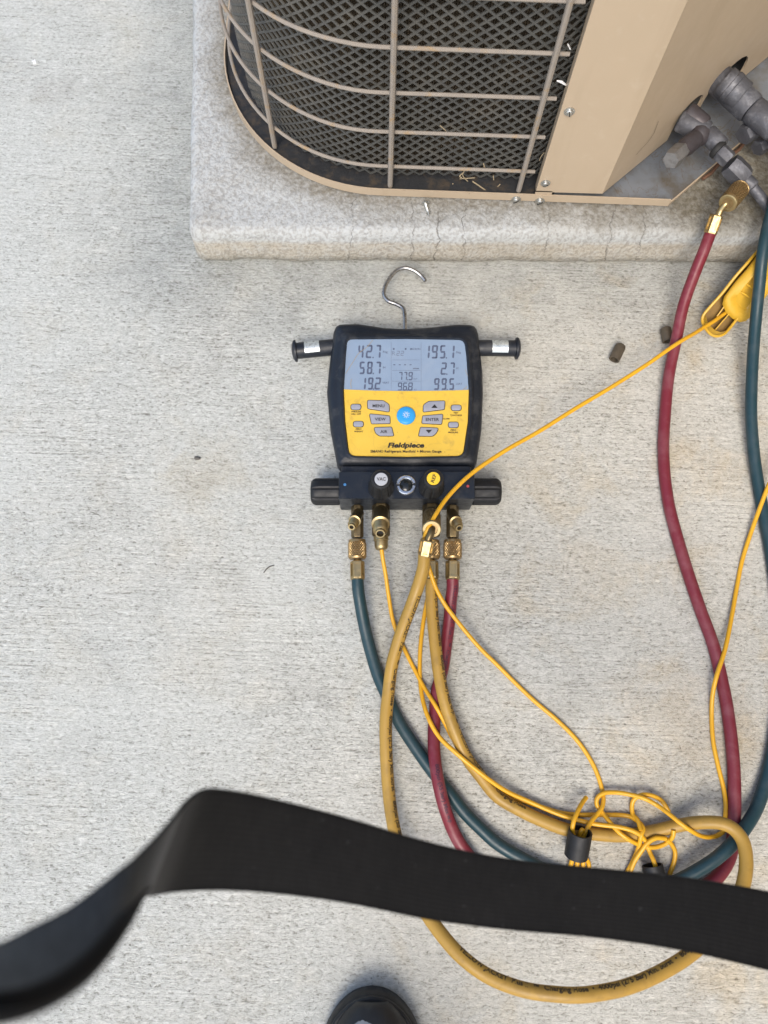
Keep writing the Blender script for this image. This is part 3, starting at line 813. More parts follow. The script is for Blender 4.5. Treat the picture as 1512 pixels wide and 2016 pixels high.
# faceplate (yellow) and display share the recess, split by a gently bowed line
sp_pts = [(676, 766.0), (700, 767.2), (740, 768.8), (800, 769.6), (860, 769.0), (900, 768), (924, 767)]
fo = fillet(FI, FRAD)
def splity(x):
    for a, b in zip(sp_pts, sp_pts[1:]):
        if a[0] <= x <= b[0]: return a[1]+(b[1]-a[1])*(x-a[0])/(b[0]-a[0])
    return 767
lowp = [p for p in fo if p.y > splity(p.x)]; upp = [p for p in fo if p.y <= splity(p.x)]
# order: the outline runs clockwise in the picture from the top left
i0 = [i for i, p in enumerate(fo) if p.y > splity(p.x)]
right_first = i0[0]; lower = [fo[i] for i in i0]
upper = [fo[(i0[-1]+1+k) % len(fo)] for k in range(len(fo)-len(i0))]
cutL = [Vector((677.2, 766.2))]; cutR = [Vector((922.8, 767.0))]
mid = [Vector(p) for p in sp_pts[1:-1]]
plate_px = cutR+lower+cutL+[p for p in mid]
screen_px = cutL+upper+cutR+[p for p in reversed(mid)]
def flat_plate(px, z0, z1, bev): return prism([at(p.x, p.y, FZ).to_2d() for p in px], [(0, z0), (0, z1-bev), (bev, z1)])
fpl = part('faceplate', flat_plate(plate_px, .040, FZ, .0003), M['plate'], gm, angle=30)
scr = part('screen', flat_plate(screen_px, .040, FZ-.0004, .0002), M['lcd'], gm, angle=30)
SZ = FZ-.0004+.00016
def q7(x, y): return 660+x/5.4, 640+y/5.4            # measuring grid of the face
def fpt(x, y, z=SZ): return at(*q7(x, y), z)
# --- seven-segment figures
SEG = {'0': 'abcdef', '1': 'bc', '2': 'abged', '3': 'abgcd', '4': 'fgbc', '5': 'afgcd', '6': 'afgedc', '7': 'abc', '8': 'abcdefg', '9': 'abcdfg', '-': 'g'}
def digit(ch, x0, x1, y0, y1, t, mat='lcd_ink', slant=.07):
    W, Hh = x1-x0, y1-y0; g = Geo(); ym = (y0+y1)/2; gp_ = t*.18
    def pt(x, y): return fpt(x+(y1-y)*slant, y)
    def poly(ps): g.add([pt(*p) for p in ps][::-1], [tuple(range(len(ps)))])
    for s in SEG[ch]:
        if s in 'adg':
            yy = {'a': y0+t/2, 'd': y1-t/2, 'g': ym}[s]
            poly([(x0+gp_, yy), (x0+t/2+gp_, yy-t/2), (x1-t/2-gp_, yy-t/2), (x1-gp_, yy), (x1-t/2-gp_, yy+t/2), (x0+t/2+gp_, yy+t/2)])
        else:
            xx = x1-t/2 if s in 'bc' else x0+t/2
            a, b = (y0, ym) if s in 'bf' else (ym, y1)
            poly([(xx, a+gp_), (xx+t/2, a+t/2+gp_), (xx+t/2, b-t/2-gp_), (xx, b-gp_), (xx-t/2, b-t/2-gp_), (xx-t/2, a+t/2+gp_)])
    return part('digit', g, M[mat], scr, smooth=False)
def dot(x, y, s, mat='lcd_ink'):
    g = Geo(); g.add([fpt(x-s, y+s), fpt(x+s, y+s), fpt(x+s, y-s), fpt(x-s, y-s)], [(0, 1, 2, 3)])
    part('decimal_point', g, M[mat], scr, smooth=False)
for chs, y0, y1, t in (
    ((('4', 238, 298), ('2', 322, 388), ('7', 424, 480)), 210, 352, 19),
    ((('5', 252, 310), ('8', 333, 392), ('7', 424, 480)), 388, 522, 19),
    ((('1', 280, 322), ('9', 342, 400), ('2', 415, 480)), 556, 686, 19),
    ((('1', 955, 1000), ('9', 1020, 1085), ('5', 1108, 1168), ('1', 1222, 1262)), 213, 356, 19),
    ((('2', 1118, 1180), ('7', 1212, 1266)), 396, 528, 18),
    ((('9', 1045, 1103), ('9', 1124, 1180), ('5', 1206, 1262)), 564, 690, 18),
    ((('7', 670, 711), ('7', 724, 762), ('9', 775, 820)), 498, 586, 12),
    ((('9', 662, 708), ('6', 717, 762), ('8', 772, 820)), 610, 696, 12)):
    for ch, a, b in chs: digit(ch, a, b, y0, y1, t)
for x, y, s in ((402, 345, 7), (404, 515, 7), (408, 680, 7), (1182, 349, 7), (1186, 521, 7), (1190, 684, 6), (769, 582, 5), (767, 692, 5)): dot(x, y, s)
for a, b in ((650, 684), (694, 728)):
    digit('2', a, b, 274, 326, 7, 'lcd_faint')
for x in (628, 685, 742, 800): digit('-', x-14, x+14, 412, 432, 9)
lg = Geo()
def stroke(x0, y0, x1, y1, w):
    a, b = fpt(x0, y0), fpt(x1, y1); s = (b-a).cross(GZ).normalized()*(w*KP/5.4/2)
    lg.add([a+s, a-s, b-s, b+s], [(0, 1, 2, 3)])
for q in ((595, 180, 595, 690, 3), (913, 182, 913, 690, 3), (608, 370, 898, 370, 3), (604, 482, 905, 482, 4), (604, 597, 905, 597, 4), (825, 462, 890, 462, 14)): stroke(*q)
part('screen_lines', lg, M['lcd_faint'], scr, smooth=False)
def stext(s, x, y, cap, mat='lcd_ink', parent=None, bold=.01, z=SZ, ang=0.0, shear=0.0, width=None, name='lettering'):
    ca, sa = math.cos(ang), math.sin(ang); ex = GX*ca+GY*sa; ey = -GX*sa+GY*ca
    return part(name, lettering(s, fpt(x, y, z), ex, ey, cap=cap*KP/5.4, bold=bold, shear=shear, width=width*KP/5.4 if width else None), M[mat], parent or scr, smooth=False)
for s, x, y, c in (('Psig', 532, 285, 24), ('SH', 520, 450, 20), ('VSAT', 537, 612, 22), ('Psig', 1310, 290, 24), ('SC', 1298, 458, 20), ('LSAT', 1318, 624, 22), ('ODT', 852, 572, 14), ('IDT', 852, 686, 14), ('MICRON', 850, 254, 20)): stext(s, x, y, c, 'lcd_ink')
stext('R', 622, 300, 52, 'lcd_faint', bold=-.01)
for x in (622, 748): dot(x, 253, 9)
# hairline cracks in the display's cover
cg = Geo()
def hair(ps, w):
    q = spline([fpt(x, y, SZ+.0001) for x, y in ps], sub=6)
    for a, b in zip(q, q[1:]):
        s = (b-a).cross(GZ).normalized()*w; cg.add([a+s, a-s, b-s, b+s], [(0, 1, 2, 3)])
hair(((400, 158), (340, 230), (250, 300), (190, 390), (110, 515)), .00028)
part('crack', cg, M['straw'], scr, smooth=False); cg = Geo()
hair(((172, 572), (165, 620), (170, 672)), .0003); part('crack', cg, M['straw'], scr, smooth=False); cg = Geo()
hair(((1412, 540), (1395, 510), (1385, 470)), .0002); part('crack', cg, M['straw'], scr, smooth=False); cg = Geo()
hair(((1402, 650), (1385, 668), (1358, 684)), .0003)
part('crack', cg, M['straw'], scr, smooth=False)
# --- keys
def key(pts, name, mat, rad, h=.0011):
    px = [q7(*p) for p in pts]
    w = [at(p.x, p.y, FZ).to_2d() for p in fillet(px, [r/5.4 for r in rad])]
    part('key_border', prism(inset(w, -.0007), [(0, FZ-.0006), (0, FZ+.00025)]), M['ink'], fpl, smooth=False)
    return part(name, prism(w, [(0, FZ-.0004), (0, FZ+h*.6), (.0003, FZ+h*.9), (.0008, FZ+h)]), M[mat], fpl, angle=30)
KZ = FZ+.0011+.00016
k = key([(345, 802), (510, 806), (572, 846), (573, 922), (347, 888)], 'menu_button', 'grey', (14, 30, 40, 12, 14)); stext('MENU', 460, 858, 33, 'ink', k, .02, KZ)
k = key([(364, 946), (578, 968), (584, 1046), (387, 1049)], 'view_button', 'grey', (14, 14, 14, 14)); stext('VIEW', 478, 1000, 33, 'ink', k, .02, KZ)
k = key([(412, 1092), (598, 1086), (621, 1178), (470, 1178), (432, 1150)], 'air_button', 'grey', (16, 14, 12, 40, 40)); stext('AIR', 517, 1132, 33, 'ink', k, .02, KZ)
def tri(x, y, s, up, parent):
    g = Geo(); d = -1 if up else 1
    ps = [fpt(x-s, y-d*s*.55, KZ), fpt(x+s, y-d*s*.55, KZ), fpt(x, y+d*s*.55, KZ)]
    g.add(ps if up else ps[::-1], [(0, 1, 2)]); part('arrow', g, M['ink'], parent, smooth=False)
k = key([(936, 924), (938, 850), (995, 814), (1165, 808), (1160, 896)], 'up_button', 'grey', (12, 40, 30, 14, 14)); tri(1055, 862, 34, True, k)
k = key([(921, 1046), (931, 968), (1143, 950), (1130, 1054)], 'enter_button', 'grey', (14, 14, 14, 14)); stext('ENTER', 1033, 1003, 33, 'ink', k, .02, KZ)
k = key([(908, 1089), (1098, 1097), (1072, 1150), (1036, 1180), (886, 1180)], 'down_button', 'grey', (14, 16, 40, 40, 12)); tri(995, 1132, 34, False, k)
for x, y in ((220, 872), (246, 1054), (1286, 880), (1256, 1062)):
    key([(x-52, y-28), (x+52, y-28), (x+52, y+28), (x-52, y+28)], 'small_button', 'grey', (27, 27, 27, 27))
pc = fpt(753, 965, FZ); pr = 98*KP/5.4
kb = part('power_button', lathe(pc, GZ, [(pr*1.02, -.0005), (pr*1.02, .0012), (pr*.97, .0022), (pr*.88, .0027), (pr*.5, .0030), (pr*.1, .0031)], n=48), M['blue'], fpl)
ig = Geo(); zc = pc+GZ*.00325; iu = pr*.115
def iq(p, d, l, w):
    s = GZ.cross(d).normalized()*w; ig.add([p-s, p+d*l-s, p+d*l+s, p+s], [(0, 1, 2, 3)])
for k in range(9):
    a = math.pi/2+2*math.pi*(k+.5)/9; d = GX*math.cos(a)+GY*math.sin(a); iq(zc+d*iu*2.35, d, iu*1.0, iu*.28)
arc = [zc+(GX*math.cos(a)+GY*math.sin(a))*iu*1.55 for a in [math.pi/2+.6+(2*math.pi-1.2)*k/16 for k in range(17)]]
for a, b in zip(arc, arc[1:]): iq(a, (b-a).normalized(), (b-a).length*1.05, iu*.26)
iq(zc+GY*iu*.3, GY, iu*1.9, iu*.26)
part('power_symbol', ig, M['white'], kb, smooth=False)
PZ = FZ+.0002
for s, x, y, c in (('WIRELESS', 222, 920, 17), ('ON / OFF', 222, 946, 17), ('ZERO', 247, 1105, 17), ('WEIGHT', 249, 1131, 17), ('TEST', 1283, 933, 17), ('TIGHTNESS', 1284, 959, 17), ('ZERO', 1253, 1115, 17), ('PRESSURE', 1253, 1141, 17), ('ALARM', 1180, 996, 15)):
    stext(s, x, y, c, 'ink', fpl, .03, PZ)
stext('Fieldpiece', 752, 1276, 52, 'ink', fpl, .045, PZ, shear=.22, width=385)
stext('SMAN® Refrigerant Manifold + Micron Gauge', 752, 1342, 27, 'ink', fpl, .03, PZ, width=745)
# --- hanging hook
hk = [(838.5, 554, .020), (829, 543, .021), (815, 532.7, .023), (798, 527.5, .024), (781, 532.7, .024), (767, 548, .024), (758, 565, .024), (756, 581, .024), (763.5, 592, .024), (781, 599, .024), (793, 607, .024), (796.5, 620, .025), (797, 650, .026)]
hp = spline([at(*p) for p in hk], sub=8)
part('hook', tube(hp, [.0014]+[.00255]*(len(hp)-1), 12), M['steel'], gm)
# --- arms with flanged ends
def arm(a, b, flange, lab, foilname):
    A, B = at(*a, .028), at(*b, .028)
    ar = part('storage_arm', between(A, B, [(.0094, 0), (.0094, 1)], n=28), M['black'], gm)
    d = (B-A).normalized(); f = at(*flange, .028); f.z = B.z
    part('end_cap', lathe(B-d*.001, d, [(.0095, 0), (.0126, .0005), (.0129, .0018), (.0123, .0032), (.0085, .0052), (.003, .006)], n=28), M['black'], ar)
    # foil wrap on the arm's upper side
    s0, s1 = lab; g = Geo(); x = GZ.cross(d).normalized(); vs_ = []; fs_ = []; n = 12
    for i in range(n+1):
        th = -.98+1.78*i/n
        for s in (s0, s1): vs_.append(A+d*s*(B-A).length+(GZ*math.cos(th)+x*math.sin(th))*.00965)
    for i in range(n): fs_.append((2*i, 2*i+1, 2*i+3, 2*i+2))
    part('foil_label', g.add(vs_, fs_), M['foil'], ar)
arm((658, 683.5), (583, 691), (578, 691), (.38, .77), '')
arm((938, 685), (1016, 686), (1021, 686), (.38, .78), '')
# --- valve block
c0, c1 = at(667, 928, .055), at(934, 928, .055); fr = at(800, 982, .055); LXb = (c1-c0).length/2
dep = (c0-fr).dot(GY)+((fr-c0).dot(GX))*0
bc = (c0+c1)/2-GY*(dep/2); bc.z = .0305
part('valve_block', box(bc, GX*LXb, GY*(dep/2), GZ*.0245, .0012), M['block'], gm, smooth=False)
FRONT = bc-GY*(dep/2)
part('neck', box(bc+GY*(dep/2+.004)-GZ*.008, GX*(LXb*.97), GY*.006, GZ*.020, .001), M['black'], gm, smooth=False)
for nm_, px, py, m in (('blue_dot', 679, 954, 'bluedot'), ('red_dot', 921, 957, 'reddot')):
    part(nm_, lathe(at(px, py, .0552), GZ, [(.0016, 0), (.0014, .0002)], n=12), M[m], gm)
def lobed(k, depth, width=.30):
    def rf(t, i):
        u = (t*k/(2*math.pi)) % 1.0; u = min(u, 1-u)*2
        return 1-depth*max(0.0, 1-u/width)**.7
    return rf
def side_knob(sx):
    e = bc+GX*(LXb*sx); e.z = .030; e -= GY*0.0005
    rf0 = lobed(8, .10, .22)
    prof = [(.0135, 0), (.0150, .0006), (.0150, .022), (.0150, .0265), (.0138, .0292), (.0115, .0312), (.008, .0318)]
    rf = lambda t, i: rf0(t, i) if 1 <= i <= 3 else 1.0
    part('hand_knob', lathe(e, GX*sx, prof, n=96, rf=rf, phase=.2), M['rubber'], gm, angle=30)
side_knob(-1); side_knob(1)
def top_knob(px, py, capmat, txt, ang, nm_):
    zt = .0885; c = at(px, py, zt); b = V3(c.x, c.y, .055)
    rf0 = lobed(8, .09, .3)
    prof = [(.0136, -.0002), (.0140, .004), (.0128, .012), (.0118, .020), (.0112, .027), (.0108, .0305), (.0098, .0322), (.0082, .0325), (.0080, .0320), (.0072, .0320)]
    kn = part(nm_, lathe(b, GZ, prof, n=96, rf=lambda t, i: rf0(t, i) if 0 < i < 5 else 1.0), M['rubber'], gm, angle=30)
    cp = part('knob_cap', lathe(b, GZ, [(.0069, .0318), (.0069, .0330), (.0066, .0334), (.002, .0335)], n=36), M[capmat], kn)
    ca, sa = math.cos(ang), math.sin(ang); ex, ey = GX*ca+GY*sa, -GX*sa+GY*ca
    part('lettering', lettering(txt, b+GZ*.0337, ex, ey, cap=.0036, width=.0092, bold=.02), M['ink'], cp, smooth=False)
top_knob(750.5, 943, 'paleLabel', 'VAC', 0, 'hand_knob'); top_knob(853.5, 941.5, 'yelcap', 'REF', R(72), 'hand_knob')
sg = at(799.5, 955, .056); sg.z = .0550
sgp = part('sight_glass', lathe(sg, GZ, [(.0068, 0), (.0066, .001), (.004, .0022), (.001, .0026)], n=32), M['glass'], gm)
for k in range(2):
    g = Geo(); vs_ = []; fs_ = []; n = 20; a0 = R(12)+math.pi*k
    for i in range(n+1):
        a = a0+(math.pi-R(20))*i/n; d = GX*math.cos(a)+GY*math.sin(a)
        vs_ += [sg+d*.0106, sg+d*.0106+GZ*.0024, sg+d*.0098+GZ*.0032, sg+d*.0078+GZ*.0032, sg+d*.0069+GZ*.0022, sg+d*.0069]
    for i in range(n):
        for j in range(5): fs_.append((i*6+j, i*6+6+j, i*6+7+j, i*6+j+1))
    fs_ += [(5, 4, 3, 2, 1, 0), tuple(n*6+j for j in range(6))]
    part('retaining_ring', g.add(vs_, fs_), M['ring'], sgp)
# --- brass ports along the front of the block
PZc = .030
def plug(a, b, r_body, r_tip, r_hole, parent):
    """short threaded stub ending in an open tube"""
    a, b = Vector(a), Vector(b); L = (b-a).length; prof = [(r_body*.8, 0), (r_body, .08), (r_body, .45), (r_body*1.12, .48), (r_body*1.12, .60), (r_body*.82, .62)]
    for k in range(5): prof += [(r_body*.82, .64+k*.05), (r_body*.90, .665+k*.05)]
    prof += [(r_body*.82, .90), (r_tip, .93), (r_tip, .985), (r_tip*.93, 1.0), (r_hole, 1.0), (r_hole, .80)]
    part('side_port', between(a, b, prof, n=22), M['brass'], parent)
    part('port_bore', lathe(b-(b-a).normalized()*(L*.1), b-a, [(r_hole*1.02, 0), (r_hole*.3, .0001)], n=16), M['dark'], parent)
def fitting(px, py0, py1, r, mat, name='port_body'):
    a = at(px, py0, PZc); b = at(px, py1, PZc)
    return part(name, hexbar(a, b, r, n=6, ch=.05, phase=.5236), M[mat], gm)
f1 = fitting(703.5, 996, 1059, .0068, 'brass_dark'); plug(at(707, 1008, .030), at(692, 1038, .054), .0061, .0040, .0023, f1)
f2 = fitting(750, 994, 1056, .0098, 'brass_dark'); plug(at(750, 1004, .030), at(748.5, 1051, .062), .0088, .0054, .0038, f2)
part('port_plug', between(at(750, 1056, PZc), at(751, 1083, PZc), [(.0082, 0), (.0082, .3), (.0074, .34), (.0074, .72), (.0066, .9), (.0045, 1)], n=24), M['brass'], f2)
f3 = fitting(849, 994, 1056, .0098, 'brass_dark')
f4 = fitting(891, 996, 1059, .0068, 'brass_dark'); plug(at(888, 1008, .030), at(904, 1040, .054), .0061, .0040, .0023, f4)

# ================================================================== HOSES
def path(px, sub=12): return spline([at(*p) for p in px], sub=sub)
def hose_text(pts, r, s, s0, cap, phi0, mat, parent, flip=False, maxlen=None, bold=.03):
    """print the words along the hose: x along the centre line, y round the circumference"""
    v, f, w = text2d(s, bold); k = cap/.70
    if maxlen and w*k > maxlen:
        pass
    cum = [0]
    for a, b in zip(pts, pts[1:]): cum.append(cum[-1]+(b-a).length)
    g = Geo(); out = []
    import bisect
    for x, y in v:
        S_ = s0+(-x if flip else x)*k*1.0
        i = max(0, min(len(pts)-2, bisect.bisect_right(cum, S_)-1))
        t = (S_-cum[i])/max(cum[i+1]-cum[i], 1e-9); c = pts[i].lerp(pts[i+1], t)
        d0 = (pts[min(i+1, len(pts)-1)]-pts[max(i-1, 0)]).normalized(); d1 = (pts[min(i+2, len(pts)-1)]-pts[i]).normalized()
        d = d0.lerp(d1, t).normalized()
        side = GZ.cross(d).normalized(); up = d.cross(side)
        yy = (y-.35)*k
        th = phi0+(-yy if flip else yy)/r
        out.append(c+(up*math.cos(th)+side*math.sin(th))*(r+.00018))
    part('hose_print', g.add(out, f), M[mat], parent, smooth=False)
def hose_end(parent, nut0, nut1, fer0, fer1, mat='brass_knurl', rn=.0100):
    part('knurled_nut', knurled(nut0, nut1, rn), M[mat], parent, angle=25)
    part('swivel', between(nut1, fer0, [(.0040, -.6), (.0040, .5), (.0044, 1.2)], n=18), M['brass_dark'], parent)
    part('ferrule', hexbar(fer0, fer1, .0078, n=6, win=True), M['brass'], parent)
    d = (Vector(fer1)-Vector(fer0)).normalized()
    part('ferrule_lip', lathe(Vector(fer1)-d*.0006, d, [(.0066, 0), (.0076, .0003), (.0076, .0012), (.0066, .0016)], n=24), M['brass'], parent)
HRr = .0066; G0 = HRr
WORDS = 'YELLOW JACKET  Plus II  ™  Charging Hose  •  4000psi (275 Bar) Min. burst  •  800psi (55 Bar) Max w.p.'
# yellow
yh = thing('charging_hose', at(850, 1500, 0), 'yellow charging hose looping under the black strap with both ends at the gauge', 'hose', 'charging hoses')
ypx = [(836, 1090, .066), (834, 1115, .063), (826, 1145, .057), (811, 1189, .047), (796, 1228, .039), (783, 1267, .032), (771, 1314, .026), (765, 1362, .0215), (760, 1412, .0200), (760, 1472, .0185), (763, 1531, .017), (769, 1591, .018), (777, 1636, .022), (797, 1710, .036), (826, 1775, .050), (862, 1830, .062), (905, 1880, .070), (960, 1921, .076), (1030, 1948, .081), (1090, 1957, .083), (1140, 1959, .083), (1190, 1953, .081), (1240, 1941, .078), (1300, 1915, .073), (1358, 1879, .067), (1415, 1825, .058), (1450, 1775, .050), (1464, 1738, .045), (1469, 1695, .041), (1462, 1655, .037), (1444, 1632, .034), (1420, 1621, .031), (1383, 1619, .024), (1337, 1625, .013), (1290, 1636, .0075), (1227, 1645, G0), (1165, 1641, G0), (1118, 1634, G0), (1071, 1617, G0), (1020, 1593, G0), (978, 1567, G0), (948, 1531, .0085), (918, 1490, .012), (894, 1436, .017), (876, 1383, .0205), (864, 1323, .022), (855, 1249, .0235), (850, 1189, .026), (849.5, 1140, .030)]
yp = path(ypx)
part('hose', tube(yp, HRr, 16), M['hy'], yh)
cl = [0]
for a, b in zip(yp, yp[1:]): cl.append(cl[-1]+(b-a).length)
def arclen(k): return cl[min(k*12, len(cl)-1)]
hose_text(yp, HRr, WORDS, arclen(2)+.012, .0046, .86, 'hose_ink', yh)
hose_text(yp, HRr, WORDS, arclen(16)-.004, .0046, 1.02, 'hose_ink', yh)
hose_text(yp, HRr, 'psi (275 Bar) Min. burst  •  800psi (55 Bar) Max w.p.  ™  •  YELLOW JACKET  Plus II  Charging Hose', arclen(48)-.012, .0044, -.9, 'hose_ink', yh, flip=True)
hose_end(yh, at(848, 1064, PZc), at(848.5, 1101, PZc), at(849, 1105, PZc), at(849.5, 1139, PZc))
part('angled_nut', knurled(at(850, 1012, .040), at(850, 1041, .072), .0096), M['brass_knurl'], yh, angle=25)
nt = at(850, 1042, .0725); na = (at(850, 1042, .0725)-at(850, 1012, .040)).normalized()
part('nut_face', lathe(nt-na*.0012, na, [(.0098, 0), (.0098, .0010), (.0090, .0018), (.0062, .0018), (.0058, .0002), (.0058, -.003)], n=36), M['brass'], yh)
part('nut_bore', lathe(nt-na*.0034, na, [(.0060, 0), (.001, .0001)], n=20), M['dark'], yh)
stp = spline([nt-na*.006, nt+na*.0015, at(848, 1051, .0765), at(844, 1060, .0755), at(841, 1068, .074)], sub=6)
part('bent_stem', tube(stp, .0038, 14), M['brass_dark'], yh)
part('ferrule', hexbar(at(842.5, 1062, .0750), at(836, 1093, .0665), .0076, n=6, win=True), M['brass'], yh)
# blue
bh = thing('charging_hose', at(760, 1360, 0), 'dark blue hose curving from the left port of the gauge towards the right edge', 'hose', 'charging hoses')
bpx = [(704, 1138, PZc), (705, 1158, .028), (708, 1180, .024), (716, 1225, .016), (728, 1276, .010), (745, 1332, .0072), (765, 1377, G0), (784, 1418, G0), (814, 1466, G0), (841, 1505, G0), (864, 1535, G0), (888, 1565, G0), (915, 1600, G0), (948, 1633, G0), (978, 1660, G0), (1035, 1694, G0), (1110, 1728, G0), (1190, 1750, G0), (1260, 1754, .009), (1330, 1736, .015), (1383, 1708, .019), (1415, 1686, .0205), (1443, 1660, .0200), (1468, 1628, .017), (1490, 1590, .011), (1507, 1540, .0075), (1519, 1490, G0), (1532, 1400, G0), (1537, 1300, G0), (1532, 1200, G0), (1521, 1110, G0), (1507, 1030, G0), (1494, 960, .0075), (1484, 890, .012), (1479, 820, .018), (1480, 750, .026), (1483, 690, .034), (1488, 630, .045), (1494, 570, .060), (1503, 490, .080), (1517, 425, .090), (1545, 340, .104), (1590, 250, .115)]
bp = path(bpx); part('hose', tube(bp, HRr, 16), M['hb'], bh)
hose_end(bh, at(703, 1063, PZc), at(703.5, 1101, PZc), at(703.5, 1105, PZc), at(704, 1140, PZc))
# red
rh = thing('charging_hose', at(1350, 1150, 0), 'dark red hose running from the right port round to the service valve', 'hose', 'charging hoses')
rpx = [(891, 1138, PZc), (891, 1158, .026), (888, 1180, .021), (885, 1219, .014), (879, 1264, .009), (872, 1314, G0), (860, 1362, G0), (856, 1407, .0075), (854, 1451, .011), (856, 1493, .016), (862, 1535, .0205), (873, 1582, .019), (885, 1618, .013), (900, 1651, .009), (918, 1678, G0), (955, 1722, G0), (1010, 1768, G0), (1090, 1800, G0), (1180, 1810, G0), (1270, 1798, G0), (1350, 1768, G0), (1395, 1741, G0), (1412, 1727, G0), (1431, 1700, G0), (1441, 1670, G0), (1445, 1624, G0), (1446, 1567, G0), (1444, 1505, G0), (1438, 1442, G0), (1430, 1385, G0), (1421, 1340, G0), (1405, 1273, G0), (1378, 1198, G0), (1353, 1124, G0), (1331, 1050, G0), (1318, 1000, G0), (1309, 940, G0), (1306, 880, G0), (1309, 820, .0085), (1317, 739, .013), (1331, 670, .023), (1346, 600, .038), (1371, 530, .058), (1386, 493, .070), (1399, 458, .078)]
rp = path(rpx); part('hose', tube(rp, HRr, 16), M['hr'], rh)
clr = [0]
for a, b in zip(rp, rp[1:]): clr.append(clr[-1]+(b-a).length)
hose_text(rp, HRr, WORDS[:42], clr[6], .0040, .45, 'hose_ink_red', rh)
hose_text(rp, HRr, '800psi (55 bar) Max w.p', clr[9*12+4], .0040, .2, 'hose_ink_red', rh)
hose_end(rh, at(891, 1063, PZc), at(891, 1101, PZc), at(891, 1105, PZc), at(891, 1140, PZc))
part('ferrule', hexbar(at(1411, 424, .089), at(1398, 460, .078), .0076, n=6, win=True), M['brass'], rh)
part('bent_stem', tube(spline([at(1413, 428, .088), at(1419, 414, .093), at(1428, 402, .099), at(1437, 394, .100)], sub=5), .0036, 12), M['brass'], rh)
k0, k1 = at(1458, 371, .095), at(1433, 400, .103)
part('knurled_nut', knurled(k0, k1, .0108, lo=.06, hi=.92), M['brass_knurl'], rh, angle=25)
kd = (k1-k0).normalized()
part('nut_face', lathe(k1-kd*.001, kd, [(.0104, 0), (.0100, .0012), (.0085, .0018), (.0062, .0014), (.0055, -.002)], n=36), M['brass'], rh)
part('nut_bore', lathe(k1-kd*.0026, kd, [(.006, 0), (.001, .0001)], n=20), M['dark'], rh)

# ================================================================== PROBE CABLES
CRd = .00235; Z0 = CRd
def T(x, y): return 1120+x/4.447, 1540+y/4.447
def cab(px, extra=(), sub=8):
    g = tube(path(px, sub), CRd, 10)
    for e in extra: g += tube(path(e, sub), CRd, 10)
    return g
# clamp with its cable
ck = thing('temperature_clamp', at(1440, 600, 0), 'yellow plastic clamp with hollow handle under dark blue hose, cable running to the gauge', 'pipe clamp')
def zb_(y): return max(0.0, min(.050, (640-y)*.0004))
low = [(1382.6, 629), (1385, 620), (1397, 605), (1422, 577), (1448, 544), (1470, 519), (1491, 495), (1520, 466), (1548, 500), (1512, 560), (1480, 598), (1452, 627), (1436, 647), (1425, 658), (1412, 662), (1401, 659), (1391, 649), (1385, 640)]
def prism_px(px, h0, h1, bev=0.0, rise=zb_, cap0=True, cap1=True):
    g = Geo(); n = len(px); vs_ = []; fs_ = []
    L = [(0, h0), (0, h1-bev), (bev, h1)] if bev else [(0, h0), (0, h1)]
    base = [at(x, y, rise(y)+h0) for x, y in px]; p2 = [b.to_2d() for b in base]
    for d, h in L:
        q = inset(p2, d) if d else p2
        vs_ += [V3(q[i].x, q[i].y, rise(px[i][1])+h) for i in range(n)]
    for i in range(len(L)-1):
        for k in range(n): fs_.append((i*n+k, i*n+(k+1) % n, (i+1)*n+(k+1) % n, (i+1)*n+k))
    if cap0: fs_.append(tuple(range(n)))
    if cap1: fs_.append(tuple(reversed([(len(L)-1)*n+k for k in range(n)])))
    return g.add(vs_, fs_)
lv = part('lower_lever', prism_px(low, .0008, .0022), M['clampshade'], ck, label='brown inside of the hollow handle with its shade painted in')  # deep shade of the hollow painted as darker plastic
part('lever_wall', prism_px(low, .0020, .0125, cap0=False, cap1=False), M['clampy'], lv)
wall = [at(x, y, zb_(y)+.0125) for x, y in low]
part('lever_rim', tube(spline(wall, sub=5, closed=True), .0017, 8, closed=True), M['clampy'], lv)
for a, b in (((1428, 600), (1409, 626)), ((1437, 616), (1406, 652))):
    A, B = at(*a, zb_(a[1])+.008), at(*b, zb_(b[1])+.008); d = B-A
    part('rib', box((A+B)/2, d/2, d.cross(GZ).normalized()*.0006, GZ*.0045), M['clampy'], lv, smooth=False)
up_ = [(1428, 592), (1431, 578), (1450, 552), (1475, 524), (1494, 498), (1524, 470), (1552, 502), (1525, 562), (1500, 596), (1484, 618), (1474, 626), (1462, 628), (1448, 621), (1435, 609)]
g = Geo(); n = len(up_); L = [(0, .008), (0, .0135), (.002, .0170), (.006, .0190), (.011, .0198)]; p2 = [at(x, y, zb_(y)+.016).to_2d() for x, y in up_]; vs_ = []; fs_ = []
for d, h in L:
    q = inset(p2, d); vs_ += [V3(q[i].x, q[i].y, zb_(up_[i][1])+h) for i in range(n)]
for i in range(len(L)-1):
    for k in range(n): fs_.append((i*n+(k+1) % n, i*n+k, (i+1)*n+k, (i+1)*n+(k+1) % n))
fs_.append(tuple((len(L)-1)*n+k for k in range(n)))
ul = part('upper_lever', g.add(vs_, fs_), M['clampy'], ck, angle=60)
for a, b in (((1457, 574), (1476, 586)), ((1467, 558), (1486, 570)), ((1478, 543), (1497, 555))):
    A, B = at(*a, zb_(a[1])+.0196), at(*b, zb_(b[1])+.0196)
    part('grip_ridge', tube([A, A.lerp(B, .5)+GZ*.0006, B], [.0008, .0014, .0008], 8), M['clampy'], ul)
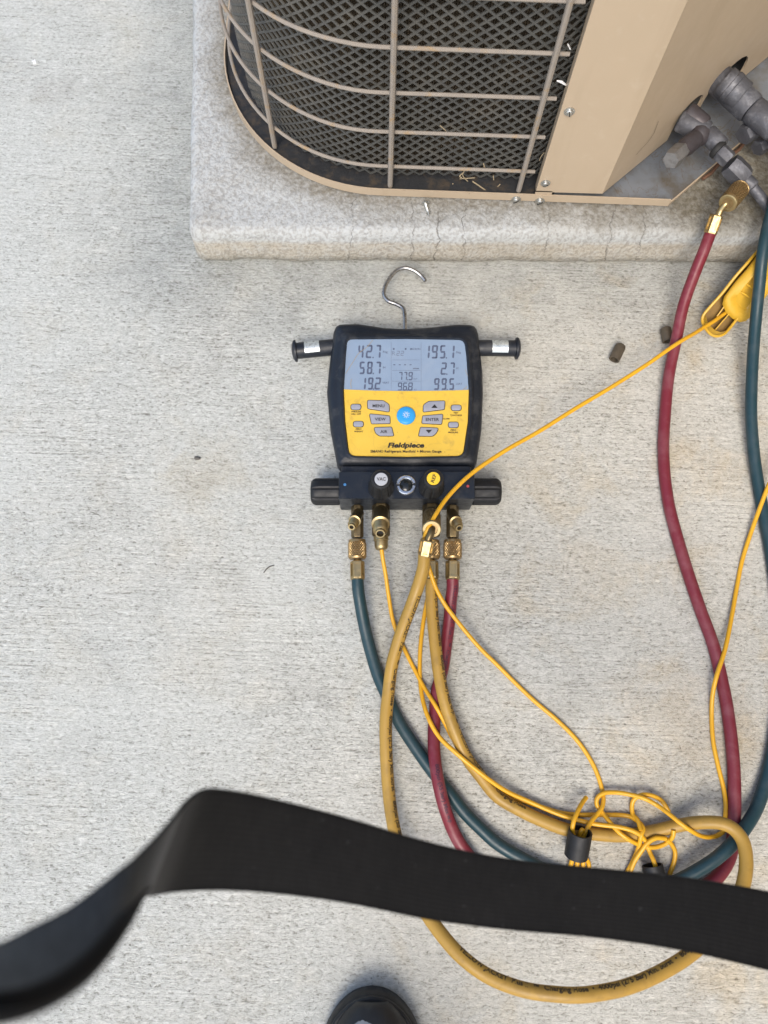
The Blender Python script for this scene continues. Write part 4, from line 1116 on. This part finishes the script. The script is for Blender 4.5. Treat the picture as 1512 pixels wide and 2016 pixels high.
cA = [(1452, 599, .0185), (1435, 611, .0165), (1406, 632, .0175), (1385, 645, .0205), (1366, 657, .0275), (1350, 666, .0345), (1323, 683, .0375), (1276, 716, .0395), (1207, 760, .042), (1130, 806, .048), (1060, 850, .054), (990, 890, .060), (924, 936, .0645), (881, 979, .068), (856, 1016, .0735), (841, 1045, .0725), (835, 1062, .065), (838, 1095, .050), (846, 1122, .0415), (858, 1157, .034), (874, 1187, .029), (892, 1212, .0235), (919, 1246, .0165), (948, 1279, .0105), (978, 1308, .006), (1010, 1340, Z0), (1052, 1380, Z0), (1096, 1417, Z0), (1134, 1455, Z0), (1162, 1495, Z0), (1177, 1527, Z0), (1186, 1558, Z0), (1188, 1576, .005), (1184, 1592, .0075), (1174, 1605, .010), (1165, 1616, .014), (1157, 1630, .0165), (1150, 1645, .0155), (1147, 1668, .013), (1153, 1688, .009), (1159, 1700, .004), (1158, 1720, Z0), (1150, 1740, Z0)]
part('cable', cab(cA), M['cable'], ck)
cgp = 'yellow probe cables'
# cable from the gauge's second port, passing under the yellow hose
cB = [(751, 1080, PZc), (754, 1102, .026), (759, 1130, .020), (765, 1172, .012), (773, 1219, .006), (784, 1252, Z0), (799, 1284, Z0), (814, 1314, Z0), (835, 1353, Z0), (859, 1392, .004), (876, 1424, .004), (888, 1448, Z0), (905, 1475, Z0), (925, 1500, Z0), (960, 1540, Z0), (1000, 1566, Z0), (1040, 1580, Z0), (1071, 1590, Z0), (1103, 1600, Z0), (1140, 1604, Z0), (1190, 1604, Z0), (1238, 1607, .0035), (1257, 1618, .009), (1266, 1630, .014), (1262, 1645, .0165), (1256, 1672, .008), (1244, 1700, .0045), (1232, 1722, Z0), (1222, 1745, Z0)]
cB[9] = (859, 1392, .0155); cB[8] = (835, 1353, .007); cB[10] = (876, 1424, .010)
solo('probe_cable', cab(cB), M['cable'], at(770, 1200, 0), 'thin yellow cable leaving the capped brass port and ducking under the yellow hose', 'cable', cgp)
cC = [(850, 1130, .009), (846, 1160, .006), (839, 1192, .004), (832, 1234, Z0), (827, 1285, Z0), (827, 1338, .0038), (832, 1377, .010), (844, 1415, .0175), (865, 1451, .019), (900, 1484, .0215), (936, 1514, .019), (966, 1537, .0155), (1000, 1559, .010), (1040, 1577, .007), (1103, 1604, .0075), (1165, 1621, .011), (1227, 1630, .0165), (1256, 1641, .0165), (1270, 1655, .013), (1278, 1675, .010), (1287, 1695, .014), (1292, 1712, .013), (1294, 1730, .008), (1290, 1750, Z0)]
cC2 = [(1262, 1636, .0165), (1255, 1614, .010), (1246, 1603, .0045), (1244, 1587, .004), (1248, 1574, .006), (1264, 1565, .0085), (1286, 1567, .0085), (1304, 1578, .006), (1317, 1598, .0055)]
solo('probe_cable', cab(cC, (cC2,)), M['cable'], at(830, 1300, 0), 'thin yellow cable crossing over the red hose and running along the yellow one', 'cable', cgp)
cD = [(1570, 850, .03), (1535, 910, .024), (1512, 958, .0185), (1496, 1000, .012), (1478, 1050, .006), (1461, 1104, Z0), (1451, 1154, Z0), (1441, 1211, .006), (1427, 1280, .0125), (1411, 1330, .0145), (1403, 1367, .008), (1401, 1409, Z0), (1404, 1459, Z0), (1413, 1505, Z0), (1425, 1555, Z0), (1429, 1590, .004), (1427, 1615, .004), (1424, 1636, .0035), (1412, 1645, .003), (1401, 1648, .006), (1385, 1647, .011), (1363, 1637, .0235), (1340, 1621, .0260), (1318, 1603, .0210), (1293, 1585, .0125), (1266, 1571, .0125), (1239, 1564, .008), (1210, 1560, .0065), (1187, 1562, .007), (1176, 1571, .006), (1175, 1584, .005), (1187, 1601, .0055), (1201, 1619, .012), (1217, 1637, .0155), (1237, 1652, .0155), (1257, 1662, .010), (1277, 1668, .011), (1298, 1666, .009), (1316, 1657, .010), (1325, 1645, .0155), (1326, 1634, .0175)]
cD2 = [(1311, 1651, .0135), (1291, 1650, .0155), (1274, 1660, .0145), (1262, 1676, .012), (1250, 1694, .008), (1242, 1713, .005), (1236, 1735, Z0)]
cD3 = [(1312, 1652, .0135), (1322, 1662, .010), (1329, 1678, .0055), (1327, 1697, .004), (1319, 1720, Z0), (1312, 1745, Z0)]
solo('probe_cable', cab(cD, (cD2, cD3)), M['cable'], at(1450, 1150, 0), 'thin yellow cable from the right edge over the red hose, ending in a knotted tangle', 'cable', cgp)
cE = [(1124, 1735, Z0), (1122, 1712, .005), (1126, 1694, .010), (1132, 1672, .016), (1131, 1650, .0185), (1127, 1637, .021), (1129, 1619, .024), (1138, 1596, .020), (1148, 1578, .012), (1154, 1570, .0075)]
cE2 = [(1136, 1735, Z0), (1136, 1705, .008), (1139, 1680, .013), (1141, 1650, .0155), (1143, 1640, .0185), (1146, 1634, .019), (1149, 1642, .015), (1147, 1670, .012), (1148, 1700, .007), (1146, 1735, Z0)]
solo('probe_cable', cab(cE, (cE2,)), M['cable'], at(1135, 1640, 0), 'short yellow cable end poking up out of the black sleeve', 'cable', cgp)
def sleeve(a, b, r, label):
    L = (b-a).length; d = (b-a)
    g = between(a, b, [(r*.86, .10), (r*.86, 0), (r, 0), (r*1.0, .02), (r*1.03, .5), (r*1.0, .98), (r, 1), (r*.86, 1), (r*.86, .90)], n=32, cap0=False, cap1=False)
    g2 = between(a, b, [(r*.862, .0), (r*.862, 1)], n=32, cap0=False, cap1=False); g += g2
    solo('cord_sleeve', g, M['rubber'], V3(a.x, a.y, 0), label, 'cable sleeve', 'black cord sleeves')
sleeve(at(1143, 1637, .024), at(1134, 1684, .0125), .0118, 'black rubber sleeve bundling yellow cables, fully seen above the strap')
sleeve(at(1284, 1703, .0105), at(1296, 1755, .0105), .0105, 'black rubber sleeve on the concrete mostly hidden by the strap, among the knotted loops')

# ================================================================== SMALL LOOSE THINGS
def cap_thing(px, py, dirpx, label):
    a = at(px[0], px[1], .0068); b = at(py[0], py[1], .0068); L = (b-a).length; r = .0066
    g = between(a, b, [(r*.55, -.0), (r*.62, .0), (r*.9, .06), (r, .16), (r, .86), (r*.98, 1.0), (r*.72, 1.0), (r*.70, .55), (r*.2, .5)], n=28, rf=lambda t, i: 1-.03*(abs(math.sin(t*14)) if 2 < i < 5 else 0))
    solo('valve_cap', g, M['cap'], V3(a.x, a.y, 0), label, 'cap', 'loose valve caps')
cap_thing((1223, 679), (1209, 708), 0, 'grey metal valve cap lying alone on the open concrete')
cap_thing((1310, 645), (1315, 672), 0, 'grey metal valve cap half hidden by the red hose')
a, b = at(838, 401, PT+.004), at(845, 424, PT+.003); sc = thing('loose_screw', V3(a.x, a.y, PT), 'silver hex-head sheet metal screw lying on the pad below the grille', 'screw')
part('head', between(a-(b-a)*.18, a, [(.0034, 0), (.0036, .3), (.0036, .8), (.0052, .82), (.0052, 1)], n=12), M['zinc'], sc)
part('shank', between(a, b, [(.0021+(.0006 if k % 2 else 0)-(.0000 if k < 14 else .0003*(k-13)), k/18) for k in range(19)], n=12), M['zinc'], sc)
def rock(px, py, r, sq, label):
    c = at(px, py, r*.5); g = Geo(); vs_ = []; fs_ = []; n, m = 12, 7
    for i in range(m):
        th = math.pi*i/(m-1)
        for k in range(n):
            ph = 2*math.pi*k/n; d = V3(math.sin(th)*math.cos(ph), math.sin(th)*math.sin(ph), math.cos(th))
            q = r*(1+.35*mnoise.noise(d*1.6+V3(px, 0, 0))); vs_.append(c+V3(d.x*q*1.25, d.y*q*.8, d.z*q*.6))
    for i in range(m-1):
        for k in range(n): fs_.append((i*n+k, (i+1)*n+k, (i+1)*n+(k+1) % n, i*n+(k+1) % n))
    solo('pebble', g.add(vs_, fs_), M['stone'], V3(c.x, c.y, 0), label, 'pebble')
rock(388, 902, .0030, 1, 'small dark pebble on the open concrete left of the gauge')
solo('twig', tube(path([(519, 1128, .0008), (525, 1120, .001), (530, 1116, .0008), (540, 1113, .001)], 4), .0005, 6), M['twig'], at(530, 1118, 0), 'tiny bent dark twig on the concrete left of the blue hose', 'twig')
fl = []
for k in range(9):
    a = 2*math.pi*k/9; r = (5.8 if k % 2 else 3.4)+mnoise.noise(V3(k*1.7, 0, 0))*2; fl.append((68+math.cos(a)*r, 122+math.sin(a)*r))
solo('paint_fleck', prism(P2(fl, 0), [(0, .0001), (.0003, .0008)]), M['white'], at(68, 122, 0), 'white paint fleck on the concrete near the upper left corner', 'fleck')
g = Geo()
gy = UY+GO+.006
def straw(pts, w=.0007):
    global g
    g += tube(spline([on_plane(x, y, V3(0, gy-o, 0), V3(0, -1, 0)) for x, y, o in pts], sub=5), w, 5)
straw([(866, 247, 0), (876, 256, .002), (885, 268, .003)], .0005); straw([(912, 340, 0), (905, 347, .003), (909, 350, .004)]); straw([(930, 357, .0), (945, 367, .004), (960, 378, .009)], .0009)
straw([(985, 362, 0), (978, 370, .003), (973, 380, .004)], .0006); straw([(952, 322, 0), (954, 330, .001)], .0008); straw([(971, 345, 0), (972, 354, .001)], .0006); straw([(1072, 300, 0), (1066, 307, .002), (1062, 316, .002)], .0005)
straw([(916, 333, 0), (911, 345, .002), (921, 357, .003)], .0006); straw([(905, 352, 0), (935, 350, .003)], .0006)
for k in range(9):
    x = 800+random.random()*250; y = 366+random.random()*10; straw([(x, y, -.002), (x+random.uniform(-9, 9), y+random.uniform(-5, 5), .001)], random.choice((.0005, .0008)))
props(solo('grass_debris', g, M['straw'], (0.07, UY, PT+.01), 'dry grass bits caught at the foot of the wire grille', 'debris', kind='stuff'))
g = Geo()
for pts in ([(1096, 160), (1107, 161), (1117, 170), (1108, 166)], [(1117, 88), (1119, 89), (1124, 98), (1122, 98)]):
    q = [on_plane(x, y, V3(0, gy-.008, 0), V3(0, -1, 0)) for x, y in pts]; q2 = [p+V3(0, .001, .0004) for p in q]
    g.add(q+q2, [(0, 1, 2, 3), (7, 6, 5, 4)]+[(i, 4+i, 4+(i+1) % 4, (i+1) % 4) for i in range(4)])
solo('paper_scrap', g, M['white'], on_plane(1105, 168, V3(0, gy, 0), V3(0, -1, 0)), 'white torn scraps stuck in the mesh beside the tan panel', 'scrap', smooth=False)

# ================================================================== STRAP (hangs from the photographer's shoulder)
def strap():
    rows = [  # upper edge px, lower edge px, distance from lens of each
        ((1900, 1850), (1900, 2030), .52, .50), ((1700, 1797), (1700, 1962), .50, .485), ((1512, 1755), (1508, 1910), .485, .475), ((1339, 1726), (1339, 1871), .475, .468), ((1169, 1709), (1169, 1846), .465, .46), ((1000, 1691), (1000, 1831), .455, .45), ((857, 1662), (857, 1813), .44, .44), ((679, 1610), (679, 1778), .415, .42),
        ((560, 1580), (545, 1760), .395, .405), ((470, 1561), (430, 1753), .375, .39), ((408, 1556), (345, 1757), .355, .37), ((372, 1578), (303, 1764), .335, .345), ((344, 1613), (285, 1768), .315, .315), ((309, 1651), (272, 1786), .298, .285), ((241, 1706), (240, 1838), .275, .250), ((137, 1785), (160, 1925), .255, .222), ((60, 1825), (80, 1974), .245, .205), ((0, 1855), (0, 1992), .240, .195), ((-120, 1890), (-130, 1990), .235, .19), ((-300, 1900), (-320, 1960), .23, .185)]
    A = spline([deep(*r[0], r[2]) for r in rows], sub=6); B = spline([deep(*r[1], r[3]) for r in rows], sub=6)
    m = 10; n = len(A); top = []; 
    for i in range(n):
        for k in range(m+1):
            t = k/m; top.append(A[i].lerp(B[i], t))
    fs_ = []
    for i in range(n-1):
        for k in range(m): fs_.append((i*(m+1)+k, i*(m+1)+k+1, (i+1)*(m+1)+k+1, (i+1)*(m+1)+k))
    nr = []
    for i in range(n):
        for k in range(m+1):
            i0_, i1_ = max(i-1, 0), min(i+1, n-1); du = top[i1_*(m+1)+k]-top[i0_*(m+1)+k]; dv_ = B[i]-A[i]
            q = du.cross(dv_).normalized()
            if q.dot(CAMPOS-top[i*(m+1)+k]) < 0: q = -q
            nr.append(q)
    bot = [p-q*.0016 for p, q in zip(top, nr)]
    st = thing('shoulder_strap', V3(0.02, -.05, .40), 'wide black webbing strap twisting out of focus across the foreground', 'strap')
    N = len(top); fold = 11*6+2
    def sheet(sel, pts, rev):
        g = Geo(); f = [q for j, q in enumerate(fs_) if sel(j//m)]
        return g.add(pts, [tuple(reversed(q)) if rev else q for q in f])
    # webbing face, and beyond the twist a paler copy with sky light painted in
    edge = Geo(); E = [i*(m+1) for i in range(n)]; E2 = [i*(m+1)+m for i in range(n)]
    for e in (E, E2): edge.add(top+bot, [(e[i], e[i+1], N+e[i+1], N+e[i]) for i in range(n-1)])
    w = sheet(lambda i: i < fold, top, False); w += sheet(lambda i: i >= fold, bot, True); w += edge
    part('webbing', w, M['strap'], st, angle=80)
    bk = sheet(lambda i: i >= fold, top, False); bk += sheet(lambda i: i < fold, bot, True)
    part('lit_face', bk, M['strap_lit'], st, angle=80)
    cu_ = [0]
    for a, b in zip(A, A[1:]): cu_.append(cu_[-1]+(b-a).length)
    for o in st.children:
        uv = o.data.uv_layers.new(name='weave')
        for lp in o.data.loops:
            j = lp.vertex_index % N; uv.data[lp.index].uv = (cu_[j//(m+1)], (j % (m+1))/m*.05)
    # rolled lower binding of the twisted end
    rl = [B[i] + (A[i]-B[i])*.10 - nr[i*(m+1)+m]*.001 for i in range(fold, n)]
    part('binding', tube(rl, [.0010+.0030*min(1, k/22) for k in range(len(rl))], 12), M['strap'], st)
strap()

# ================================================================== BOOT
def boot():
    tip = at(733, 1946, .012); c = at(731, 2016, .012)
    ax = V3(0.03, -1, 0).normalized(); sx = V3(-ax.y, ax.x, 0)
    if sx.x < 0: sx = -sx
    half = (at(826, 2016, .012)-at(637, 2016, .012)).length/2
    L = .30
    def width(s):                     # half-width of the sole at distance s from the tip
        a = .052
        if s < .075: return a*math.sqrt(max(0, 1-((.075-s)/.075)**2.2))
        if s < .17: return a-(s-.075)*.16
        if s < .25: return a-.0152+(s-.17)*.03
        return (a-.0128)*math.sqrt(max(0, 1-((s-.25)/(L-.25))**2.4))
    ss = [0, .0015, .004, .008, .014, .021, .030, .040, .05, .062, .075, .09, .11, .14, .17, .20, .225, .25, .268, .28, .29, .296, .30]
    outl = [(tip+ax*s+sx*width(s)).to_2d() for s in ss]+[(tip+ax*s-sx*width(s)).to_2d() for s in reversed(ss[1:-1])]
    bt = thing('boot', tip+ax*.15-V3(0, 0, .012), 'black leather boot with scuffed toe at the bottom edge', 'boot')
    part('outsole', prism(outl, [(.004, .0), (0, .003), (.0, .014), (.001, .021), (.003, .0235)]), M['rubber'], bt, angle=60)
    part('welt', prism(inset(outl, .0022), [(0, .022), (0, .0265), (.0015, .028)]), M['rubber'], bt, angle=40)
    # upper: lofted cross sections
    secs = []
    for s in [.006, .009, .014, .022, .032, .045, .06, .08, .10, .125, .15, .175, .2, .23, .26, .285, .292]:
        w = max(width(s)-.006, .004)
        if s < .10: h = .030+.036*math.sqrt(max(0, min(1, (s-.004)/.055)))**1.2
        elif s < .17: h = .066+(s-.10)*.75
        else: h = .12
        secs.append((s, w, h))
    g = Geo(); vs_ = []; fs_ = []; n = 22
    for s, w, h in secs:
        c_ = tip+ax*s
        for k in range(n):
            a = math.pi*k/(n-1); x = math.cos(a); y = math.sin(a)
            ex = math.copysign(abs(x)**.75, x); ey = abs(y)**.8
            vs_.append(V3(c_.x, c_.y, 0)+sx*(w*ex)+GZ*(.024+(h-.024)*ey))
    for i in range(len(secs)-1):
        for k in range(n-1): fs_.append((i*n+k, i*n+k+1, (i+1)*n+k+1, (i+1)*n+k))
    fs_.append(tuple(range(n-1, -1, -1))); fs_.append(tuple((len(secs)-1)*n+k for k in range(n)))
    up = part('upper', g.add(vs_, fs_), M['leather'], bt, angle=60)
    # shaft
    sc_ = tip+ax*.225; part('shaft', lathe(V3(sc_.x, sc_.y, .10), GZ, [(.050, -.01), (.050, .03), (.052, .10), (.054, .14), (.050, .142), (.048, .10)], n=28), M['leather'], bt)
    # stitched toe-cap seam
    seam = []
    for k in range(17):
        a = math.pi*(.12+.76*k/16); w = .044; s = .078+.012*math.sin(a)
        h = .066
        seam.append(tip+ax*s+sx*(w*math.cos(a))+V3(0, 0, .012+(h-.024)*math.sin(a)**.8+.0015-.0))
    part('seam', tube(seam, .0012, 6), M['leather'], up)
    hs_ = lambda s: .030+.036*math.sqrt(max(0, min(1, (s-.004)/.055)))**1.2
    s_sc = .05
    for _ in range(20): s_sc = (at(716, 2007, hs_(s_sc))-tip).dot(ax)
    s_sc = max(.02, min(.07, s_sc)); print('scuff at', s_sc)
    # scuff: a worn patch of raw leather on the toe
    g = Geo(); vs_ = []; fs_ = []; nu, nv = 14, 5
    for i in range(nu):
        for j in range(nv):
            u = i/(nu-1); v = j/(nv-1)
            ang = math.pi*(.47+.20*u); s = s_sc-.004+.012*v+.005*(u-.5)**2*4
            w = max(width(s)-.006, .004); h = .030+.036*math.sqrt(min(1, (s-.004)/.055))**1.2
            x = math.cos(ang); y = math.sin(ang)
            wob = mnoise.noise(V3(u*9, v*5, 3))*.0015
            p = tip+ax*(s+wob); vs_.append(V3(p.x, p.y, 0)+sx*(w*math.copysign(abs(x)**.75, x))+GZ*(.0245+(h-.024)*abs(y)**.8))
    for i in range(nu-1):
        for j in range(nv-1):
            if mnoise.noise(V3(i*.9, j*1.3, 7)) > -.28: fs_.append((i*nv+j, (i+1)*nv+j, (i+1)*nv+j+1, i*nv+j+1))
    part('scuff', g.add(vs_, fs_), M['scuff'], up)
boot()
for o in list(bpy.data.objects):
    if 'org' in o: del o['org']
